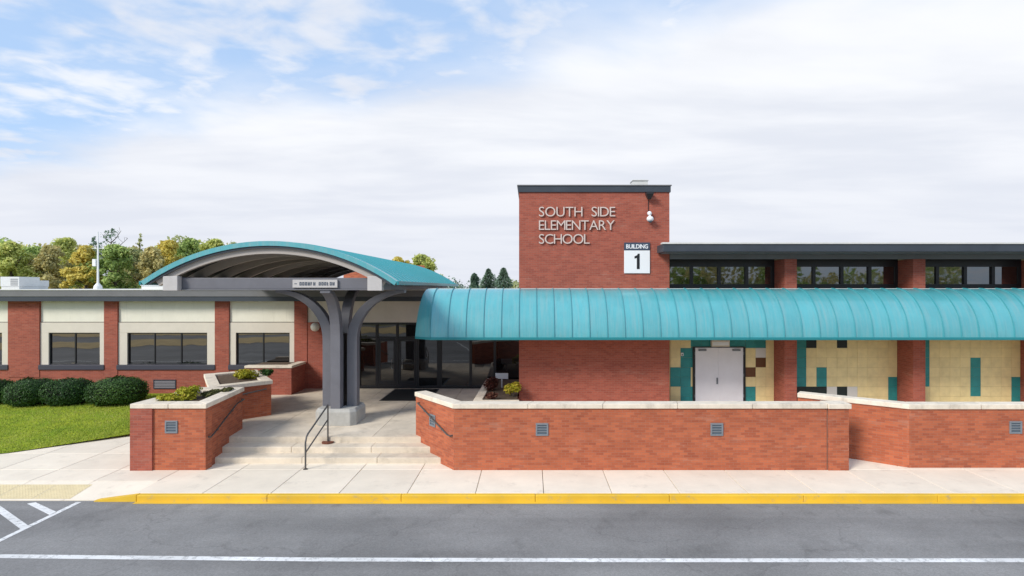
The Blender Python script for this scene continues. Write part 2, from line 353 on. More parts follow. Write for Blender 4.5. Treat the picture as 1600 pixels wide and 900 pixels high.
M['leaf_box'] = leaf_mat('boxwood', [(0.012,0.034,0.010),(0.026,0.070,0.016),(0.055,0.125,0.025),(0.11,0.19,0.045)], 0.5, 0.12)
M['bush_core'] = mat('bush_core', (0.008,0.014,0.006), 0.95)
M['leaf_gold'] = leaf_mat('golden_shrub', [(0.14,0.16,0.012),(0.30,0.31,0.02),(0.48,0.45,0.04),(0.55,0.38,0.05)], 0.6, 0.3)
M['leaf_olive'] = leaf_mat('olive_shrub', [(0.05,0.06,0.02),(0.12,0.12,0.04),(0.20,0.17,0.07)], 0.6, 0.25)
M['leaf_red'] = leaf_mat('red_shrub', [(0.05,0.018,0.016),(0.13,0.04,0.03),(0.20,0.10,0.06)], 0.6, 0.25)
M['grass'] = leaf_mat('grass_blades', [(0.18,0.26,0.04),(0.31,0.40,0.06),(0.46,0.50,0.10),(0.58,0.54,0.19)], 0.7, 0.3)
TREE_COLS = {
 'green':  [(0.195,0.286,0.091),(0.364,0.481,0.143),(0.520,0.637,0.208),(0.702,0.728,0.325)],
 'yellowgreen': [(0.286,0.338,0.104),(0.520,0.572,0.156),(0.702,0.715,0.234),(0.800,0.728,0.312)],
 'gold':   [(0.364,0.351,0.091),(0.650,0.559,0.130),(0.800,0.650,0.156),(0.754,0.715,0.286)],
 'olive':  [(0.260,0.312,0.156),(0.442,0.494,0.234),(0.598,0.611,0.299),(0.715,0.676,0.364)],
 'rust':   [(0.338,0.325,0.143),(0.520,0.481,0.221),(0.702,0.585,0.247),(0.676,0.676,0.338)],
 'pine':   [(0.107,0.176,0.124),(0.189,0.280,0.189),(0.312,0.429,0.305)],
}
M['storefront_glass'] = mat('storefront_glass', (0.006,0.007,0.008), 0.02, ior=1.9, spec=0.5)
ripple(M['glass'], 0.05); ripple(M['storefront_glass'], 0.05)
M['teal'].node_tree.nodes['Principled BSDF'].inputs['Coat Weight'].default_value = 0.5; M['teal'].node_tree.nodes['Principled BSDF'].inputs['Coat Roughness'].default_value = 0.18
piece_tint(M['sidewalk'], 0.045); piece_tint(M['landing'], 0.05); piece_tint(M['teal'], 0.06); piece_tint(M['cap'], 0.05); piece_tint(M['tile_cream'], 0.035)
grime(M['sidewalk'], (0.34,0.30,0.25), 1.6, (1,1,1), 0.56, 0.80, 0.5); grime(M['landing'], (0.22,0.19,0.15), 1.4, (1,1,1), 0.52, 0.78, 0.55)
grime(M['teal'], (0.28,0.40,0.40), 2.6, (3.2,0.22,0.22), 0.46, 0.80, 0.6); grime(M['teal'], (0.05,0.20,0.22), 3.1, (2.5,0.5,0.25), 0.55, 0.80, 0.5); grime(M['cap'], (0.22,0.19,0.16), 2.6, (1,1,0.5), 0.52, 0.78, 0.55)
grime(M['cream'], (0.42,0.40,0.33), 2.0, (3.0,1,0.3), 0.55, 0.85, 0.4)
for k, v in TREE_COLS.items(): M['tree_'+k] = leaf_mat('foliage_'+k, v)

# ================================================================== GROUND
g = MB(); g.add([(-900,-900,-0.30),(900,-900,-0.30),(900,1500,-0.30),(-900,1500,-0.30)], [(0,1,2,3)])
struct(g.build('ground', M['field']))
KY0, KY1 = 13.30, 13.45                     # kerb front and back
WALL_Y = 15.15                              # brick wall front plane
RD = -0.15
road = MB(); road.add([(-90,-26,RD),(90,-26,RD),(90,KY0+0.06,RD),(-90,KY0+0.06,RD)], [(0,1,2,3)])
struct(road.build('road', M['asphalt']))
# base under the paving shows only in the joints
pb = MB(); pb.prism([(-40,KY0+0.08),(26,KY0+0.08),(26,18.0),(-40,18.0)], -0.28, -0.17)
struct(pb.build('paving_base', M['joint']))

def marking(name, label, poly, m='white_paint', z=RD+0.004):
    b = MB(); b.add([(x,y,z) for x,y in poly], [tuple(range(len(poly)))])
    o = b.build(name, M[m]); struct(o, 'structure', label); return o
LX = [(-60,10.78),(-16,10.68),(-10,10.60),(-4,10.47),(2,10.44),(60,10.44)]
marking('road_line', 'long white line painted along the road', [(x,y-0.075) for x,y in LX] + [(x,y+0.075) for x,y in reversed(LX)])
marking('aisle_line', 'white line closing the hatched access aisle at the kerb', [(-10.68,11.0),(-10.56,11.0),(-10.60,13.28),(-10.72,13.28)])
marking('aisle_line', 'far white line of the hatched access aisle', [(-13.2,11.0),(-13.08,11.0),(-13.08,13.28),(-13.2,13.28)])
for i, (xa, ya, yb) in enumerate([(-12.55,13.27,12.05+0.05),( -11.95,13.27,12.62),(-13.08,12.9,11.3)]):
    dxl = (-10.68 - xa)
    hw = 0.09
    if i == 0: A, B_ = (-12.75,13.27), (-10.69,11.88)
    elif i == 1: A, B_ = (-11.80,13.27), (-10.69,12.60)
    else: A, B_ = (-13.07,12.72), (-10.69,11.12)
    marking('hatch_bar', 'white diagonal hatch bar in the access aisle', [(A[0],A[1]-hw),(B_[0],B_[1]-hw),(B_[0],B_[1]+hw),(A[0]+ (0.12 if i<2 else 0),A[1]+ (0 if i<2 else hw))])
# parking lot behind the camera (seen only mirrored in the windows)
for k in range(9):
    x = -24 + k*4.2
    marking('parking_line', 'white parking bay line', [(x,-2),(x+0.12,-2),(x+2.12,4.2),(x+2.0,4.2)])
marking('dry_verge', 'tan dry grass island in the parking lot', [(-58,1.5),(-24,-9.0),(-21,-3.0),(-58,8.5)], 'verge', RD+0.02)
marking('dry_verge', 'tan dry grass strip beyond the parking lot', [(-60,-16),(-8,-24),(60,-16),(60,-6),(-8,-14),(-60,-7)], 'verge', RD+0.02)

# pavement slabs
sw = link('sidewalk', None); struct(sw)
JX0, JW = 0.30, 1.63
slab_cache = {}
def slab(x0, x1, y0, y1, parent=sw, m='sidewalk', name='slab', gap=0.007, z1=0.0, z0=-0.16):
    key = (round(x1-x0,3), round(y1-y0,3), m, z1-z0)
    if key not in slab_cache:
        w, h = (x1-x0)/2-gap, (y1-y0)/2-gap
        b = MB(); b.box(-w,w,-h,h,z0-z1,0); slab_cache[key] = b.mesh(name, M[m])
    o = link(name, slab_cache[key], parent, ((x0+x1)/2,(y0+y1)/2,z1)); bev(o, 0.008, 1); return o
xs = [JX0 + JW*k for k in range(-24, 16)]
RAMP_L, RAMP_R = -17.63, JX0 + JW*-6          # dropped kerb between these
RAMP_R = -9.48
for a, b_ in zip(xs[:-1], xs[1:]):
    if b_ > RAMP_L and a < RAMP_R - 0.2:
        slab(a, b_, 14.30, WALL_Y+0.05)
    else: slab(a, b_, KY1+0.004, WALL_Y+0.05)
    if a < 8 and b_ > -9.4: slab(a, b_, WALL_Y+0.05, 15.9)       # under the walls, up to the steps
    if b_ <= -9.4:
        slab(a, b_, WALL_Y+0.05, 16.70); slab(a, b_, 16.70, 18.4); slab(a, b_, 18.4, 20.2)
    if a >= 8.0: slab(a, b_, WALL_Y+0.05, 17.4)
# dropped kerb ramp with its pale tactile strip
ramp_x = [x for x in xs if RAMP_L-0.1 <= x <= RAMP_R+0.1]
rz = lambda x, y: -0.005 + (y-14.30)/(14.30-KY0)*0.137
for a, b_ in zip([RAMP_L]+ramp_x[1:], ramp_x[1:]+[RAMP_R]):
    if b_-a < 0.05: continue
    r = MB(); r.prism([(a+0.006,KY0+0.065),(b_-0.006,KY0+0.065),(b_-0.006,14.29),(a+0.006,14.29)], -0.26, rz)
    r.build('ramp_slab', M['sidewalk'], sw)
for k in range(8):
    a = RAMP_L+0.35 + k*0.90
    if a+0.88 > -10.15: break
    r = MB(); r.add([(a,13.42,rz(0,13.42)+0.004),(a+0.885,13.42,rz(0,13.42)+0.004),(a+0.885,14.12,rz(0,14.12)+0.004),(a,14.12,rz(0,14.12)+0.004)], [(0,1,2,3)])
    # truncated domes
    for i in range(12):
        for j in range(9):
            x, y = a+0.05+i*0.0715, 13.46+j*0.0775; z = rz(0,y)+0.005
            r.add([(x-.012,y-.012,z),(x+.012,y-.012,z),(x+.012,y+.012,z),(x-.012,y+.012,z),(x-.007,y-.007,z+.006),(x+.007,y-.007,z+.006),(x+.007,y+.007,z+.006),(x-.007,y+.007,z+.006)],
                  [(4,5,6,7),(0,1,5,4),(1,2,6,5),(2,3,7,6),(3,0,4,7)])
    r.build('tactile_tile', M['tactile'], sw)
# kerb
kerb = link('kerb', None); struct(kerb)
kp = [(-30,RAMP_L-0.9),( RAMP_R+0.15, -6.24)] + [(-6.24+3.17*k, -6.24+3.17*(k+1)) for k in range(10)]
for a, b_ in kp:
    r = MB(); r.box(a+0.002,b_-0.002,KY0,KY1,-0.29,0.003); r.build('kerb_stone', M['yellow'], kerb, bevel=0.02)
r = MB(); r.prism([(RAMP_R-0.85,KY0),(RAMP_R+0.145,KY0),(RAMP_R+0.145,KY1),(RAMP_R-0.85,KY1)], -0.29, lambda x,y: 0.003 if x > RAMP_R else -0.128); r.build('kerb_stone', M['yellow'], kerb)
r = MB(); r.prism([(RAMP_L-0.895,KY0),(RAMP_L,KY0),(RAMP_L,KY1),(RAMP_L-0.895,KY1)], -0.29, lambda x,y: 0.003 if x < RAMP_L-0.5 else -0.13); r.build('kerb_stone', M['yellow'], kerb)
for a, b_ in kp[1:]:
    marking('painted_gutter', 'yellow paint on the gutter below the kerb', [(a,KY0-0.13),(b_,KY0-0.13),(b_,KY0),(a,KY0)], 'yellow')

# lawn
EDGE = [(-60,15.3),(-24,15.35),(-20,15.5),(-17.4,15.95),(-15.6,16.62),(-13.2,18.6),(-12.35,20.4),(-11.9,24.6)]
def edge_y(x):
    for (a, ya), (b_, yb) in zip(EDGE[:-1], EDGE[1:]):
        if a <= x <= b_:
            t = (x-a)/(b_-a); return ya+(yb-ya)*t
    return 24.6
def lawn_z(x, y):
    t = max(0, min(1, (y-16.0)/7.0)); e = max(0, min(1, (y-edge_y(x))/0.25))
    return 0.012 + 0.035*e + 0.24*t*t*(3-2*t)
lw = MB(); cols = [-60,-50,-40,-32] + [-28+0.25*k for k in range(65)]
vs = []; fs = []; NT = 26
for x in cols:
    y0 = edge_y(x)
    for j in range(NT+1):
        y = y0 + (24.64-y0)*(j/NT)**1.3; vs.append((x,y,lawn_z(x,y)))
for i in range(len(cols)-1):
    for j in range(NT): a = i*(NT+1)+j; fs.append((a,a+NT+1,a+NT+2,a+1))
lw.add(vs, fs); struct(lw.build('lawn', M['lawn'], smooth=True))
rng = random.Random(5)
gr = MB(); gv = []; gf = []
while len(gf) < 52000:
    x = rng.uniform(-24,-11.95); y0 = edge_y(x); y = y0 + (24.4-y0)*rng.random()**1.15
    if y < y0-0.02: continue
    z = lawn_z(x,y)-0.005; h = rng.uniform(0.03,0.075); w = rng.uniform(0.008,0.016); a = rng.uniform(0,6.283); l = rng.uniform(0,0.05)
    c, s_ = math.cos(a)*w, math.sin(a)*w; n = len(gv); b2 = rng.uniform(0,6.283)
    gv += [(x-c,y-s_,z),(x+c,y+s_,z),(x+math.cos(b2)*l,y+math.sin(b2)*l,z+h)]; gf.append((n,n+1,n+2))
gr.add(gv, gf); struct(gr.build('grass', M['grass']), 'stuff', 'short bright green mown grass of the lawn')
bed = MB(); bed.prism([(-11.95,17.7),(-9.3,17.7),(-10.2,22.0),(-10.2,24.6),(-11.95,24.6)], 0.02, 0.28); struct(bed.build('planting_bed', M['soil']))

# ================================================================== LANDING, STEPS, PATIO
ZL = 0.50
D_W = 24.65           # plane of the low wing and the entrance
PL1_R = lambda y: -8.76 - (y-WALL_Y)*0.115       # inner face of the left front planter
DG = lambda y: -2.08 - (y-WALL_Y)*0.79           # outer face of the diagonal stair wall
landing = link('landing', None); struct(landing)
STEP_D = [15.72, 16.20, 16.68]
lo = MB(); lo.prism([(PL1_R(16.68)-0.12,16.68),(DG(16.68)+0.1,16.68),(-3.2,17.05),(-2.9,17.0),(-1.5,15.4),(7.8,15.4),(7.8,17.2),(24,17.2),(24,21.75),(5.0,21.75),(5.0,20.9),(-0.5,20.9),(-0.5,24.7),(-12.0,24.7),(-12.0,22.0),(-10.6,19.0),(PL1_R(17.5)-0.12,17.7)], -0.2, ZL-0.03)
lo.build('landing_base', M['joint'], landing)
# landing paving: pieces clipped to the visible platform, laid in bays
def clip_slab(poly, name='landing_slab'):
    cx = sum(p[0] for p in poly)/len(poly); cy = sum(p[1] for p in poly)/len(poly)
    q = []
    for x, y in poly:
        L = math.hypot(x-cx,y-cy); q.append((x-(x-cx)/L*0.008, y-(y-cy)/L*0.008))
    b = MB(); b.prism(q, ZL-0.12, ZL); return b.build(name, M['landing'], landing, bevel=0.006)
def lx(y):           # left limit of the platform
    if y <= 17.6: return PL1_R(y)-0.06
    if y <= 18.2: return -9.1 - (y-17.6)*1.4
    if y <= 19.8: return -10.1
    return -10.1-(y-19.8)*0.55 if y < 23 else -11.8
def rx(y): return (DG(y)+0.08) if y < 16.9 else (-3.35 if y < 17.1 else -0.52)
ys = [16.68, 18.35, 19.9, 21.5, 23.1, 24.66]; bx = [-20,-8.1,-6.4,-4.7,-3.0,-1.3,0.6]
for j in range(len(ys)-1):
    y0, y1 = ys[j], ys[j+1]
    for i in range(len(bx)-1):
        a0 = max(bx[i], lx(y0)); a1 = max(bx[i], lx(y1)); b0 = min(bx[i+1], rx(y0+0.01 if j == 0 else y0+0.5)); b1 = min(bx[i+1], rx(y1))
        if b0-a0 < 0.15 and b1-a1 < 0.15: continue
        if j == 0 and b1 > -3.3 and a0 > -3.4:
            continue
        clip_slab([(a0,y0),(max(b0,a0+0.05),y0),(max(b1,a1+0.05),y1),(a1,y1)])
for k in range(8):    # patio behind the long wall
    a = -2.6+1.35*k
    if a < 7.5:
        y0 = 15.47 if a > -1.3 else 16.9
        clip_slab([(a,y0),(min(a+1.35,7.8),15.47 if a+1.35 > -1.3 else 16.9),(min(a+1.35,7.8),18.35),(a,18.35)])
for k in range(14):
    a = -0.5+1.75*k
    if k == 0: continue
    clip_slab([(a,18.35),(a+1.75,18.35),(a+1.75,20.75 if a < 5 else 21.72),(a,20.75 if a < 5 else 21.72)])
    if a > 7.7: clip_slab([(a,17.25),(a+1.75,17.25),(a+1.75,18.35),(a,18.35)])
clip_slab([(-0.5,18.35),(1.25,18.35),(1.25,20.75),(-0.5,20.75)])
steps = link('entrance_steps', None); struct(steps)
for i, (d0, zt) in enumerate(zip(STEP_D[:2], (0.165, 0.33))):
    d1 = STEP_D[i+1]+0.05
    xl0, xr0 = PL1_R(d0)-0.05, DG(d0)+0.05
    cuts = [xl0, -6.4, -4.3, xr0] if i == 0 else [xl0, -6.9, -4.6, xr0]
    for a, b_ in zip(cuts[:-1], cuts[1:]):
        ra = a-(0.06 if a == xl0 else 0); rb = b_ - (0.42 if b_ == xr0 else 0)
        s_ = MB(); s_.prism([(a+0.003,d0),(b_-0.003,d0),(rb-0.003,d1),(ra+0.003,d1)], -0.18, zt); s_.build('step', M['landing'], steps, bevel=0.018)
for a, b_ in ((PL1_R(16.66)-0.05,-5.6),(-5.6,DG(16.66)+0.05)):
    s_ = MB(); s_.box(a+0.003,b_-0.003,16.655,16.676,-0.18,ZL-0.002); s_.build('riser', M['landing'], steps)

# ================================================================== FRONT WALLS AND PLANTERS
ZC0, ZC1 = 1.66, 1.79
def recessed_light(x, z, parent, y=WALL_Y, dirv=(1,0)):
    """square zinc wall light: frame, louvre blades and lens, on a wall running along dirv"""
    ux, uy = dirv; nx, ny = uy, -ux     # outward normal
    def P(u, n, zz): return (x+ux*u+nx*n, y+uy*u+ny*n, z+zz)
    h = 0.17
    def slabp(b, u0, u1, n0, n1, z0, z1):
        v = [P(u0,n1,z0),P(u1,n1,z0),P(u1,n0,z0),P(u0,n0,z0),P(u0,n1,z1),P(u1,n1,z1),P(u1,n0,z1),P(u0,n0,z1)]
        b.add(v, [(3,2,1,0),(4,5,6,7),(0,1,5,4),(1,2,6,5),(2,3,7,6),(3,0,4,7)])
    b = MB(); slabp(b,-h,h,-0.02,0.025,h-0.045,h); slabp(b,-h,h,-0.02,0.025,-h,-h+0.045); slabp(b,-h,-h+0.045,-0.02,0.0245,-h+0.045,h-0.045); slabp(b,h-0.045,h,-0.02,0.0245,-h+0.045,h-0.045)
    f = b.build('recessed_light', M['fix'], parent, bevel=0.006)
    b = MB(); slabp(b,-h+0.04,h-0.04,-0.02,0.004,-h+0.04,h-0.04); b.build('lens', M['lens'], f)
    for k in range(3):
        b = MB(); zz = -0.07+k*0.07; slabp(b,-h+0.04,h-0.04,0.004,0.02,zz,zz+0.022); b.build('blade', M['fix'], f)
def cap_pieces(path, t, parent, z0=ZC0, z1=ZC1, ov=0.045, L=1.9, closed=False):
    """coping stones along a polyline of the outer wall face (thickness to the left of travel), mitred"""
    n = len(path); P = [Vector(p) for p in path]
    def off(i, d):
        if closed: a, c = P[(i-1)%n], P[(i+1)%n]
        else: a, c = P[max(i-1,0)], P[min(i+1,n-1)]
        p = P[i]; d1 = (p-a) if (p-a).length > 1e-6 else (c-p); d2 = (c-p) if (c-p).length > 1e-6 else d1
        d1.normalize(); d2.normalize(); n1 = Vector((-d1.y,d1.x)); n2 = Vector((-d2.y,d2.x)); m = (n1+n2).normalized()
        return p + m*(d/max(0.35, m.dot(n1)))
    rngs = range(n) if closed else range(n-1)
    for i in rngs:
        j = (i+1)%n
        a0, a1 = off(i,-ov), off(i,t+ov); b0, b1 = off(j,-ov), off(j,t+ov)
        k = max(1, round((P[j]-P[i]).length/L))
        for q in range(k):
            u, v = q/k, (q+1)/k; g_ = 0.004/max(0.2,(P[j]-P[i]).length)
            u += g_ if q else 0; v -= g_ if q < k-1 else 0
            b = MB(); b.prism([tuple(a0.lerp(b0,u)),tuple(a0.lerp(b0,v)),tuple(a1.lerp(b1,v)),tuple(a1.lerp(b1,u))], z0, z1); b.build('coping_stone', M['cap'], parent, bevel=0.015)
T = 0.30
# --- long wall right of the steps
rw = thing('retaining_wall', 'long low orange brick wall with pale coping right of the entrance steps', 'wall', (2.9,WALL_Y,0))
b = MB()
P0, P1, P2 = (-3.46,16.90), (-2.08,WALL_Y), (7.95,WALL_Y)
b.prism([P0,P1,P2,(7.95,WALL_Y+T),(-1.93,WALL_Y+T),(-3.22,17.08)], -0.19, ZC0); b.build('wall', M['brick_front'], rw)
b = MB(); b.box(7.95+0.03,8.53,WALL_Y-0.03,WALL_Y+T+0.05,-0.19,ZC0); b.build('end_pier', M['brick_front'], rw)
b = MB(); b.box(7.945,7.985,WALL_Y+0.02,WALL_Y+T-0.02,-0.19,ZC0); b.build('expansion_joint', M['joint'], rw)
cap_pieces([P0,P1,(7.955,WALL_Y)], T, rw)
b = MB(); b.box(7.963,8.58,WALL_Y-0.08,WALL_Y+T+0.10,ZC0,ZC1+0.004); b.build('coping_stone', M['cap'], rw, bevel=0.015)
recessed_light(X(847,WALL_Y), Z(671,WALL_Y), rw); recessed_light(X(1120,WALL_Y), Z(671,WALL_Y), rw)
ddx, ddy = (P1[0]-P0[0]), (P1[1]-P0[1]); dl = math.hypot(ddx,ddy); dirv = (ddx/dl, ddy/dl)
recessed_light(P0[0]+ddx*0.47, 1.12, rw, P0[1]+ddy*0.47, dirv)
# --- far ramp wall, right edge
fw = thing('ramp_wall', 'angled brick wall with pale coping behind the right end pier', 'wall', (11,16.5,0))
b = MB(); b.prism([(8.05,17.02),(10.3,15.35),(24,15.35),(24,15.65),(10.4,15.65),(8.23,17.26)], -0.19, 1.60); b.build('wall', M['brick_front'], fw)
cap_pieces([(8.05,17.02),(10.3,15.35),(24,15.35)], T, fw, 1.60, 1.735)
recessed_light(13.2, 1.1, fw, 15.35)
# --- left front planter
lp = thing('brick_planter', 'front brick planter with golden shrubs left of the steps', 'planter', (-9.7,16.3,0), 'brick planters of the entrance')
PA, PB, PC, PD = (-10.72,WALL_Y), (-8.76,WALL_Y), (PL1_R(17.65),17.65), (-10.50,17.65)
b = MB()
b.wall(PA,PB,T,-0.19,ZC0); b.build('front_wall', M['brick_front'], lp)
b = MB(); b.prism([(PB[0],PB[1]+0.002),(PC[0],PC[1]),(PC[0]-T,PC[1]),(PB[0]-T,WALL_Y+T+0.003)], -0.185, ZC0-0.002)
b.build('stair_side_wall', M['brick_front'], lp)
b = MB(); b.wall((PC[0]-T-0.003,PC[1]-0.003),(PD[0]+T,PD[1]-0.003),T,-0.185,ZC0-0.001); b.build('rear_wall', M['brick_front'], lp)
b = MB(); b.prism([(PA[0]+0.003,WALL_Y+T+0.003),(PA[0]+T,WALL_Y+T+0.003),(PD[0]+T-0.003,PD[1]),(PD[0],PD[1])], -0.185, ZC0-0.002); b.build('outer_wall', M['brick_front'], lp)
b = MB(); b.box(PA[0]-0.04,-10.17,WALL_Y-0.05,WALL_Y+0.25,-0.19,ZC0+0.0); b.build('corner_pier', M['brick'], lp)
cap_pieces([PA,PB,PC,PD], T, lp, closed=True, z0=ZC0+0.002, L=1.2)
b = MB(); b.prism([(PA[0]+0.2,WALL_Y+0.2),(PB[0]-0.2,WALL_Y+0.2),(PC[0]-0.2,PC[1]-0.2),(PD[0]+0.2,PD[1]-0.2)], 0.3, ZC0+0.03); b.build('soil', M['soil'], lp)
recessed_light(X(268,WALL_Y), Z(667,WALL_Y), lp)
# --- second planter, angled, behind it
sp = thing('brick_planter', 'middle brick planter with pointed corner beside the landing', 'planter', (-9.6,20.0,ZL-0.1), 'brick planters of the entrance')
QA, QB, QC, QD = (-10.35,18.15), (-9.0,19.5), (-10.75,22.0), (-12.1,20.9)
b = MB(); b.prism([QA,QB,QC,QD], 0.02, ZC0-0.08); b.build('wall', M['brick_front'], sp)
cap_pieces([QA,QB,QC,QD], 0.26, sp, ZC0-0.08, ZC1-0.08, closed=True, L=1.6)
b = MB(); qi = [(-10.36,18.6),(-9.45,19.55),(-10.75,21.55),(-11.6,20.8)]; b.prism(qi, ZC0-0.08, ZC0-0.0); b.build('soil', M['soil'], sp)
# --- third planter against the building
tp = thing('brick_planter', 'rear red brick planter box against the entrance wall', 'planter', (-10.8,23.9,ZL-0.1), 'brick planters of the entrance')
b = MB(); b.prism([(-11.8,23.2),(-9.88,23.2),(-9.88,24.60),(-11.8,24.60)], 0.1, 1.60); b.build('wall', M['brick'], tp)
cap_pieces([(-11.8,23.2),(-9.88,23.2),(-9.88,24.59)], 0.25, tp, 1.60, 1.70)
b = MB(); b.prism([(-11.7,23.46),(-10.14,23.46),(-10.14,24.58),(-11.7,24.58)], 1.60, 1.66); b.build('soil', M['soil'], tp)
# --- entrance bed beside the tower
ep = thing('brick_planter', 'low planting bed with pale kerb between entrance glass and tower', 'planter', (-1.2,22,ZL-0.1), 'brick planters of the entrance')
b = MB(); b.prism([(-2.0,19.6),(-0.45,19.6),(-0.45,20.75),(-0.5,20.75),(-0.5,24.55),(-1.9,24.55)], 0.3, 0.86); b.build('wall', M['brick'], ep)
cap_pieces([(-1.9,24.55),(-2.0,19.6),(-0.42,19.6)], 0.22, ep, 0.86, 0.96)
b = MB(); b.prism([(-1.76,19.84),(-0.5,19.84),(-0.5,24.5),(-1.68,24.5)], 0.86, 0.92); b.build('soil', M['soil'], ep)

# ================================================================== LOW WING WITH ENTRANCE (left)
wing = thing('school_wing', 'low flat-roofed brick wing with cream window bays and glazed entrance', 'building', (-12,D_W,0))
S = FPX/D_W
def xw(px): return X(px, D_W)
XL, XR = xw(-345), -0.46
zs = [Z(y, D_W) for y in (475,503,507,520,570,577.5)]
ZE0 = 4.30
b = MB(); b.box(XL,xw(508),D_W,D_W+0.3,-0.1,1.33); b.build('base_wall', M['brick'], wing)
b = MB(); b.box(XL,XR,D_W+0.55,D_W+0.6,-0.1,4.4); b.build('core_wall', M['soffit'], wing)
for a, c in ((-340,-292),(-140,-112),(13,62),(163,184),(336,358),(460,480)):
    b = MB(); b.box(xw(a),xw(c),D_W-0.025,D_W+0.3,1.0 if c != 480 else 0.3,ZE0+0.1); b.build('brick_pier', M['brick'], wing)
b = MB(); b.box(xw(480)+0.001,xw(508),D_W+0.002,D_W+0.3,1.3,3.40); b.build('brick_panel', M['brick'], wing)
bays = [(-292,-140,-278,-154,3),(-112,13,-98,12-10,3),(62,163,75,155,2),(184,336,198,323,3),(358,460,368,452,2)]
for (a, c, wa, wc, npan) in bays:
    xa, xc, xwa, xwc = xw(a), xw(c), xw(wa), xw(wc)
    b = MB(); b.box(xa+0.002,xc-0.002,D_W+0.07,D_W+0.2,zs[1],ZE0+0.05); b.build('cream_panel', M['cream'], wing)
    w = link('window', None, wing, ((xa+xc)/2-wing.location.x, 0, zs[4]))
    b = MB()
    b.box(xa+0.002,xc-0.002,D_W+0.03,D_W+0.2,zs[3],zs[1]-0.03)            # head
    b.box(xa+0.002,xwa,D_W+0.03,D_W+0.2,zs[4],zs[3]-0.001); b.box(xwc,xc-0.002,D_W+0.03,D_W+0.2,zs[4],zs[3]-0.001)
    b.build('surround', M['window_frame'], w, bevel=0.006)
    b = MB(); b.box(xa-0.02,xc+0.02,D_W-0.06,D_W+0.2,zs[5],zs[4]-0.002); b.build('sill', M['sill'], w, bevel=0.008)
    pw = (xwc-xwa)/npan; fr = MB(); e = 0.045
    fr.box(xwa,xwc,D_W+0.09,D_W+0.15,zs[4],zs[4]+e); fr.box(xwa,xwc,D_W+0.09,D_W+0.15,zs[3]-e,zs[3]-0.002)
    for k in range(npan+1):
        x = xwa+pw*k; x0 = max(xwa, x-e/2 if 0 < k < npan else (x if k == 0 else x-e)); fr.box(x0,x0+e,D_W+0.088,D_W+0.148,zs[4]+e,zs[3]-e)
    fr.build('sash', M['metal_dark'], w)
    for k in range(npan):
        b = MB(); b.box(xwa+pw*k+e/2,xwa+pw*(k+1)-e/2,D_W+0.12,D_W+0.13,zs[4]+e/2,zs[3]-e/2); po = b.build('pane', M['glass'], w)
        po.rotation_euler = (0,0,R((-0.6,0.5,0.2)[k]))
# upper panel over the entrance and storefront
b = MB(); b.box(xw(480)+0.001,XR,D_W+0.05,D_W+0.2,3.39,ZE0+0.05); b.build('grey_spandrel', M['window_frame'], wing)
sf = link('storefront', None, wing, (xw(660)-wing.location.x, 0, ZL))
sx0, sx1, sz0, sz1, zt = xw(508)+0.002, XR, ZL, 3.385, ZL+2.18
mull = [sx0]+[xw(p) for p in (560,588,620,652,686,735,773)]+[sx1]
b = MB(); e = 0.055; y0, y1 = D_W+0.08, D_W+0.2
b.box(sx0,sx1,y0,y1,sz1-0.09,sz1); b.box(sx0,sx1,y0,y1,sz0,sz0+0.10); b.box(sx0,sx1,y0+0.004,y1-0.004,zt,zt+0.09)
for i, x in enumerate(mull):
    ee = e*1.9 if i == 5 else e
    b.box(max(sx0,x-ee),min(sx1,x+ee),y0-0.004,y1,sz0+0.10,sz1-0.09)
b.build('mullion_frame', M['metal_dark'], sf)
for i in range(len(mull)-1):
    a, c = mull[i]+e, mull[i+1]-e
    b = MB(); b.box(a-0.01,c+0.01,D_W+0.13,D_W+0.142,zt+0.08,sz1-0.08); b.build('transom_pane', M['storefront_glass'], sf)
    if i in (2,3):
        continue
    b = MB(); b.box(a-0.01,c+0.01,D_W+0.13,D_W+0.142,sz0+0.09,zt+0.01); po = b.build('pane', M['storefront_glass'], sf); po.rotation_euler = (0,0,R((0.3,-0.4,0,0,0.5,-0.3,0.4,0.1)[i]))
for i in (2,3):
    a, c = mull[i]+e+0.01, mull[i+1]-e-0.01
    dr = link('entrance_door', None, wing, ((a+c)/2-wing.location.x, 0, ZL))
    b = MB(); t_ = 0.10; yy0, yy1 = D_W+0.085, D_W+0.135
    b.box(a,a+t_,yy0,yy1,ZL+0.105,zt-0.01); b.box(c-t_,c,yy0,yy1,ZL+0.105,zt-0.01); b.box(a+t_,c-t_,yy0,yy1,ZL+0.105,ZL+0.33); b.box(a+t_,c-t_,yy0,yy1,zt-0.12,zt-0.01); b.box(a+t_,c-t_,yy0,yy1,ZL+1.05,ZL+1.13)
    b.build('stile_frame', M['metal_dark'], dr)
    b = MB(); b.box(a+t_-0.01,c-t_+0.01,D_W+0.105,D_W+0.115,ZL+0.3,zt-0.1); po = b.build('glass', M['storefront_glass'], dr)
    b = MB(); hx = c-0.16 if i == 2 else a+0.16
    b.tube([(hx,yy0+0.01,ZL+0.85),(hx,yy0-0.06,ZL+0.85),(hx,yy0-0.06,ZL+1.25),(hx,yy0+0.01,ZL+1.25)], 0.013, 8); b.build('handle', M['unit'], dr, smooth=True)
